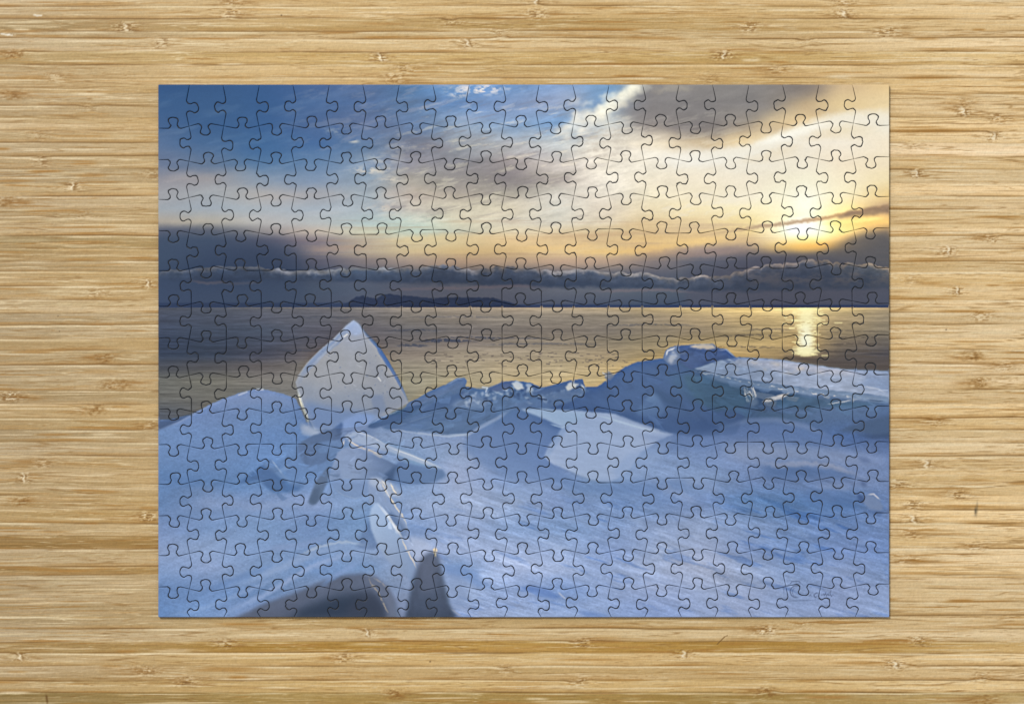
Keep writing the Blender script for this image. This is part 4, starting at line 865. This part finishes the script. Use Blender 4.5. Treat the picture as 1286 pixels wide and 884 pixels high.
# ------------------------------------------------------------------ labels: what each piece shows and where it lies
ORD = ['first','second','third','fourth','fifth','sixth','seventh','eighth','ninth','tenth','eleventh','twelfth','thirteenth','fourteenth','fifteenth','sixteenth','seventeenth','eighteenth','nineteenth','twentieth','twenty-first']
SPECIAL = {(6,7): 'tip of tall ice plate', (5,8): 'upper left edge of ice plate', (6,8): 'heart of pale ice plate', (7,8): 'right flank of ice plate', (5,9): 'lower left edge of ice plate', (6,9): 'lower middle of ice plate', (7,9): 'lower right of ice plate',
 (8,9): 'sea beside the plate corner', (9,9): 'ice sliver against sea', (10,9): 'start of crushed ice crest', (11,9): 'crushed ice crest', (12,9): 'sparkling crushed ice', (13,9): 'blue ridge rising from ice crest',
 (19,4): 'white sun glare', (19,5): 'lower rim of glowing sun', (20,4): 'thin dark cloud by sun', (21,4): 'dark cloud streak', (18,5): 'golden haze beside sun', (20,5): 'golden and slate sky',
 (19,7): 'sun glitter on water', (19,8): 'bright sun glitter above ice', (14,8): 'sea over blue ridge', (15,8): 'ice block on blue ridge', (16,8): 'gold-lit ice crest', (19,15): 'faint round signature mark', (20,15): 'faint handwritten signature', (19,14): 'snow above the signature',
 (21,12): 'small snow-covered lump', (7,12): 'crackled ice shard tip', (7,13): 'bright leaning ice slab', (8,14): 'upper part of dark fin', (8,15): 'dark ice fin', (7,15): 'right end of dark mound', (6,15): 'dark foreground mound', (5,15): 'dark mound edge', (4,15): 'grey mound in streaked snow',
 (6,14): 'top of dark mound', (7,14): 'mound crest and slab foot', (5,12): 'grey finger of ice', (6,11): 'pale snowy ice block', (4,11): 'dark blue ice wedge', (6,6): 'start of dark headland', (7,6): 'dark headland', (8,6): 'headland under cloud roll', (9,6): 'low headland', (10,6): 'headland slope', (11,6): 'far end of headland'}
def shows(c, r):
    if (c, r) in SPECIAL: return SPECIAL[c, r]
    if r == 1: return 'deep blue sky' if c <= 5 else 'hazy blue sky' if c <= 8 else 'blue sky with wisps' if c <= 12 else 'blue sky and white cloud edge' if c == 13 else 'dark grey cloud' if c <= 18 else 'cream sky'
    if r == 2: return 'deep blue sky' if c <= 5 else 'mottled blue sky' if c <= 7 else 'mauve cloud' if c <= 10 else 'pale cloud' if c <= 14 else 'grey cloud fringe' if c <= 16 else 'cream and white sky'
    if r == 3: return 'greying blue sky' if c <= 3 else 'blue sky' if c <= 6 else 'mauve-grey cloud' if c <= 11 else 'cream streaked cloud' if c <= 16 else 'pale cream sky'
    if r == 4: return 'pale blue-grey sky' if c <= 7 else 'streaky pale cloud' if c <= 10 else 'cream sky' if c <= 15 else 'warm yellow sky'
    if r == 5: return 'slate-blue dusk sky' if c <= 4 else 'pinkish dusk sky' if c <= 7 else 'peach sky' if c <= 12 else 'golden sky over slate' if c <= 17 else 'slate cloud bank'
    if r == 6: return 'thin cloud roll over horizon' if c <= 7 else 'dark cloud roll' if c <= 14 else 'billowing dark cloud'
    if r == 7: return 'slate-grey sea' if c <= 5 else 'grey-brown sea' if c <= 11 else 'golden-brown sea'
    if r == 8: return 'dark blue-grey sea' if c <= 4 else 'sea beside ice plate' if c == 5 else 'sandy sea' if c <= 14 else 'golden sea above ice'
    if r == 9: return 'dim sea above snow hill' if c <= 4 else 'icy crest' if c <= 13 else 'shaded blue ice ridge' if c <= 16 else 'frosty flat slab'
    if r == 10: return 'smooth blue snow hill' if c <= 4 else 'jumbled ice under the plate' if c <= 7 else 'teal ice shards' if c <= 10 else 'blue snow hill' if c <= 12 else 'pale slab' if c <= 15 else 'shadowed blue slope' if c <= 17 else 'shaded drift below flat slab'
    if r == 11: return 'plain blue snow' if c <= 3 else 'jumbled blue ice' if c <= 8 else 'soft blue snow' if c <= 11 else 'pale ice slab' if c <= 14 else 'gentle snow drift'
    if r == 12: return 'smooth shaded snow' if c <= 4 else 'blue snow by shards' if c <= 8 else 'fine-grained snow' if c <= 14 else 'rippled blue snow'
    if r == 13: return 'smooth snow' if c <= 4 else 'snow with soft ridge' if c <= 8 else 'pale rippled snow'
    if r == 14: return 'streaked snow' if c <= 6 else 'snow around dark shapes' if c <= 9 else 'rippled snow'
    return 'diagonally streaked snow' if c <= 4 else 'light rippled snow'
def label(c, r):
    where_r = 'top row' if r == 1 else 'bottom row' if r == NR else ORD[r-1] + ' row from the top'
    where_c = 'leftmost' if c == 1 else 'rightmost' if c == NC else ORD[c-1] + ' from left'
    return '%s, %s, %s' % (shows(c, r), where_r, where_c)

# ------------------------------------------------------------------ the pieces
pic = paint_picture()
print('picture', round(time.time() - T0, 1))
# the printed table of tones as reflectance
def albedo(c, alb=ALB): return lin(c) * alb

def build_mesh(name, V, loops, starts, totals, mats, cols, attr, smooth_from=None):
    me = bpy.data.meshes.new(name)
    me.vertices.add(len(V)); me.vertices.foreach_set('co', np.asarray(V, np.float32).ravel())
    me.loops.add(len(loops)); me.loops.foreach_set('vertex_index', np.asarray(loops, np.int32))
    me.polygons.add(len(starts)); me.polygons.foreach_set('loop_start', np.asarray(starts, np.int32))
    me.polygons.foreach_set('loop_total', np.asarray(totals, np.int32))
    if mats is not None: me.polygons.foreach_set('material_index', np.asarray(mats, np.int32))
    me.update(calc_edges=True)
    if cols is not None:
        a = me.color_attributes.new(attr, 'FLOAT_COLOR', 'POINT')
        rgba = np.ones((len(V), 4), np.float32); rgba[:, :3] = cols
        a.data.foreach_set('color', rgba.ravel())
    me.validate(clean_customdata=False)
    return me

rz = np.random.RandomState(12)
n_open = 0
for r in range(1, NR + 1):
    for c in range(1, NC + 1):
        P, G = outline(c, r)
        O = inset(P, G)                                      # cut face
        n = len(O)
        B1 = inset(P, G + .25); B2 = inset(P, G + .85); W = inset(P, np.full(n, .02))       # the paper rolls over at the cut
        gx = np.arange(P[:, 0].min(), P[:, 0].max(), GRID); gy = np.arange(P[:, 1].min(), P[:, 1].max(), GRID)
        X, Y = np.meshgrid(gx, gy); X = X.ravel() + rz.uniform(-.1, .1, X.size); Y = Y.ravel() + rz.uniform(-.1, .1, Y.size)
        ok = inside(inset(P, G + 1.25), X, Y) & inside(B2, X, Y)
        pts = [Vector((float(a), float(b))) for a, b in B2] + [Vector((float(a), float(b))) for a, b in zip(X[ok], Y[ok])]
        vs, es, fs, ov, oe, of = delaunay_2d_cdt(pts, [(i, (i + 1) % n) for i in range(n)], [], 1, 1e-5)
        mapv = {}
        for i, src in enumerate(ov):
            for q in src: mapv[q] = i
        T = np.array([(v.x, v.y) for v in vs])
        F = np.array([f for f in fs if len(f) == 3], np.int64)
        # keep triangles inside the outline only, facing up
        cen = T[F].mean(1); F = F[inside(B2, cen[:, 0], cen[:, 1])]
        a, b, cc = T[F[:, 0]], T[F[:, 1]], T[F[:, 2]]
        ar = (b[:, 0]-a[:, 0])*(cc[:, 1]-a[:, 1]) - (b[:, 1]-a[:, 1])*(cc[:, 0]-a[:, 0])
        F[ar > 0] = F[ar > 0][:, ::-1]                       # photograph y runs down
        nt_ = len(T)
        ring2 = np.array([mapv[i] for i in range(n)])
        dz = rz.uniform(-.18, .18) * U; tx, ty = rz.normal(0, .0035, 2)
        cx0, cy0 = P[:, 0].mean(), P[:, 1].mean()
        tilt = lambda Q: dz + ((Q[:, 0] - cx0) * tx + (Q[:, 1] - cy0) * ty) * U
        V = [world(T, TH + tilt(T)), world(B1, TH - .16 * U + tilt(B1)), world(O, TH - .60 * U + tilt(O)), world(W, TH - 2.3 * U), world(W, 0.0)]
        base = np.array([(cx0 - CX) * U, (CY - cy0) * U, 0.0])
        V = np.vstack(V) - base
        cols = albedo(np.vstack([pic.sample(T[:, 0], T[:, 1]), pic.sample(B1[:, 0], B1[:, 1]), pic.sample(O[:, 0], O[:, 1]), np.full((2 * n, 3), 110.)]))
        i1 = nt_ + np.arange(n); i2 = i1 + n; i3 = i2 + n; i4 = i3 + n; nx = lambda A: np.roll(A, -1)
        quads = []
        for A, Bq in ((ring2, i1), (i1, i2), (i2, i3), (i3, i4)):
            quads.append(np.stack([A, nx(A), nx(Bq), Bq], 1))
        Q = np.vstack(quads)
        loops = np.concatenate([F.ravel(), Q.ravel(), i4[::-1]])
        tot = np.concatenate([np.full(len(F), 3), np.full(len(Q), 4), [n]])
        st = np.concatenate([[0], np.cumsum(tot)[:-1]])
        mi = np.concatenate([np.zeros(len(F)), np.zeros(2 * n), np.ones(2 * n), [1]])
        me = build_mesh('puzzle_piece', V, loops, st, tot, mi, cols, 'print')
        sm = np.zeros(len(tot), bool); sm[:len(F) + 2 * n] = True
        me.polygons.foreach_set('use_smooth', sm)
        me.materials.append(M_PRINT); me.materials.append(M_BOARD)
        o = bpy.data.objects.new('puzzle_piece', me); scene.collection.objects.link(o)
        o.location = base + np.array([0, 0, .00003])
        o['label'] = label(c, r); o['category'] = 'puzzle piece'; o['group'] = 'pieces of the assembled jigsaw puzzle'
print('pieces', round(time.time() - T0, 1))

# ------------------------------------------------------------------ the table top
wood = paint_wood()
print('wood', round(time.time() - T0, 1))
def axis(lo, hi, far):
    m = np.arange(lo, hi + .01, 1.0)
    a = lo - np.cumsum(np.linspace(4, 60, 60)); a = a[a > lo - far]; b = hi + np.cumsum(np.linspace(4, 60, 60)); b = b[b < hi + far]
    return np.concatenate([a[::-1], m, b])
ax_, ay_ = axis(-6, 1292, 1300), axis(-6, 890, 1100)
GX, GY = np.meshgrid(ax_, ay_); nx_, ny_ = len(ax_), len(ay_)
I = np.arange(nx_ * ny_).reshape(ny_, nx_)
mx_ = (ax_[:-1] > X_L + 8) & (ax_[1:] < X_R - 8); my_ = (ay_[:-1] > Y_T + 8) & (ay_[1:] < Y_B - 8)
hole = my_[:, None] & mx_[None, :]
q = np.stack([I[1:, :-1], I[1:, 1:], I[:-1, 1:], I[:-1, :-1]], -1)[~hole]
jx = np.where(mx_)[0]; jy = np.where(my_)[0]
# under the puzzle the sheet needs no fine samples: one polygon round the rim of the opening closes it
a0, a1, b0, b1 = jx[0], jx[-1] + 1, jy[0], jy[-1] + 1
rim = list(I[b1, a0:a1]) + list(I[b0:b1 + 1, a1][::-1]) + list(I[b0, a0:a1][::-1]) + list(I[b0 + 1:b1, a0])
used = np.zeros(nx_ * ny_, bool); used[q.ravel()] = True
remap = np.cumsum(used) - 1
V = world(np.stack([GX.ravel(), GY.ravel()], 1), 0.0)[used]
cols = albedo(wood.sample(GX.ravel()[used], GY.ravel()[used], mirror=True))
q = remap[q]; rim = remap[np.array(rim)]
nv = len(V)
# edge and underside of the board, 25 mm thick
corner = [I[0, 0], I[0, -1], I[-1, -1], I[-1, 0]]
bz = V[remap[corner]].copy(); bz[:, 2] = -.025
edges = [list(I[0, :]), list(I[:, -1]), list(I[-1, ::-1]), list(I[::-1, 0])]
V = np.vstack([V, bz]); cols = np.vstack([cols, cols[remap[corner]]])
polys = []
for k in range(4):
    e = [remap[i] for i in edges[k]]
    polys.append([nv + k] + [nv + (k + 1) % 4] + e[::-1])
polys.append([nv + 3, nv + 2, nv + 1, nv])
loops = np.concatenate([q.ravel(), rim] + [np.array(p) for p in polys])
tot = np.concatenate([np.full(len(q), 4), [len(rim)], [len(p) for p in polys]])
st = np.concatenate([[0], np.cumsum(tot)[:-1]])
me = build_mesh('tabletop', V, loops, st, tot, None, cols, 'tone')
me.materials.append(M_WOOD)
o = bpy.data.objects.new('tabletop', me); scene.collection.objects.link(o)
o['kind'] = 'structure'; o['label'] = 'pale bamboo tabletop of narrow strips under the jigsaw puzzle'; o['category'] = 'tabletop'
print('table', round(time.time() - T0, 1), len(me.vertices))

# ------------------------------------------------------------------ light, camera
w = bpy.data.worlds.new('World'); scene.world = w; w.use_nodes = True
bg = w.node_tree.nodes['Background']; bg.inputs[0].default_value = (.95, .975, 1, 1); bg.inputs[1].default_value = .55
def area(name, loc, size, power, col=(1, 1, 1)):
    l = bpy.data.lights.new(name, 'AREA'); l.shape = 'RECTANGLE'; l.size, l.size_y = size; l.energy = power; l.color = col
    o = bpy.data.objects.new(name, l); scene.collection.objects.link(o); o.location = loc
    o.rotation_euler = (Vector((0, 0, 0)) - Vector(loc)).to_track_quat('-Z', 'Y').to_euler()
    return o
area('softbox', (-1.5, 2.2, 3.6), (1.1, 1.1), 196, (1, .985, .965))
cam = bpy.data.cameras.new('camera'); co = bpy.data.objects.new('camera', cam); scene.collection.objects.link(co)
D = 1.6
co.location = (0, 0, TH + D); cam.sensor_width = 36; cam.lens = 36 * D / (1286 * U); cam.clip_start = .05; cam.clip_end = 100
scene.camera = co
scene.view_settings.view_transform = 'Standard'; scene.view_settings.look = 'None'; scene.view_settings.exposure = 0; scene.view_settings.gamma = 1
scene.render.engine = 'CYCLES'; scene.cycles.use_denoising = False
scene.cycles.max_bounces = 4; scene.cycles.diffuse_bounces = 3
scene.render.filter_size = 1.2
print('done', round(time.time() - T0, 1))
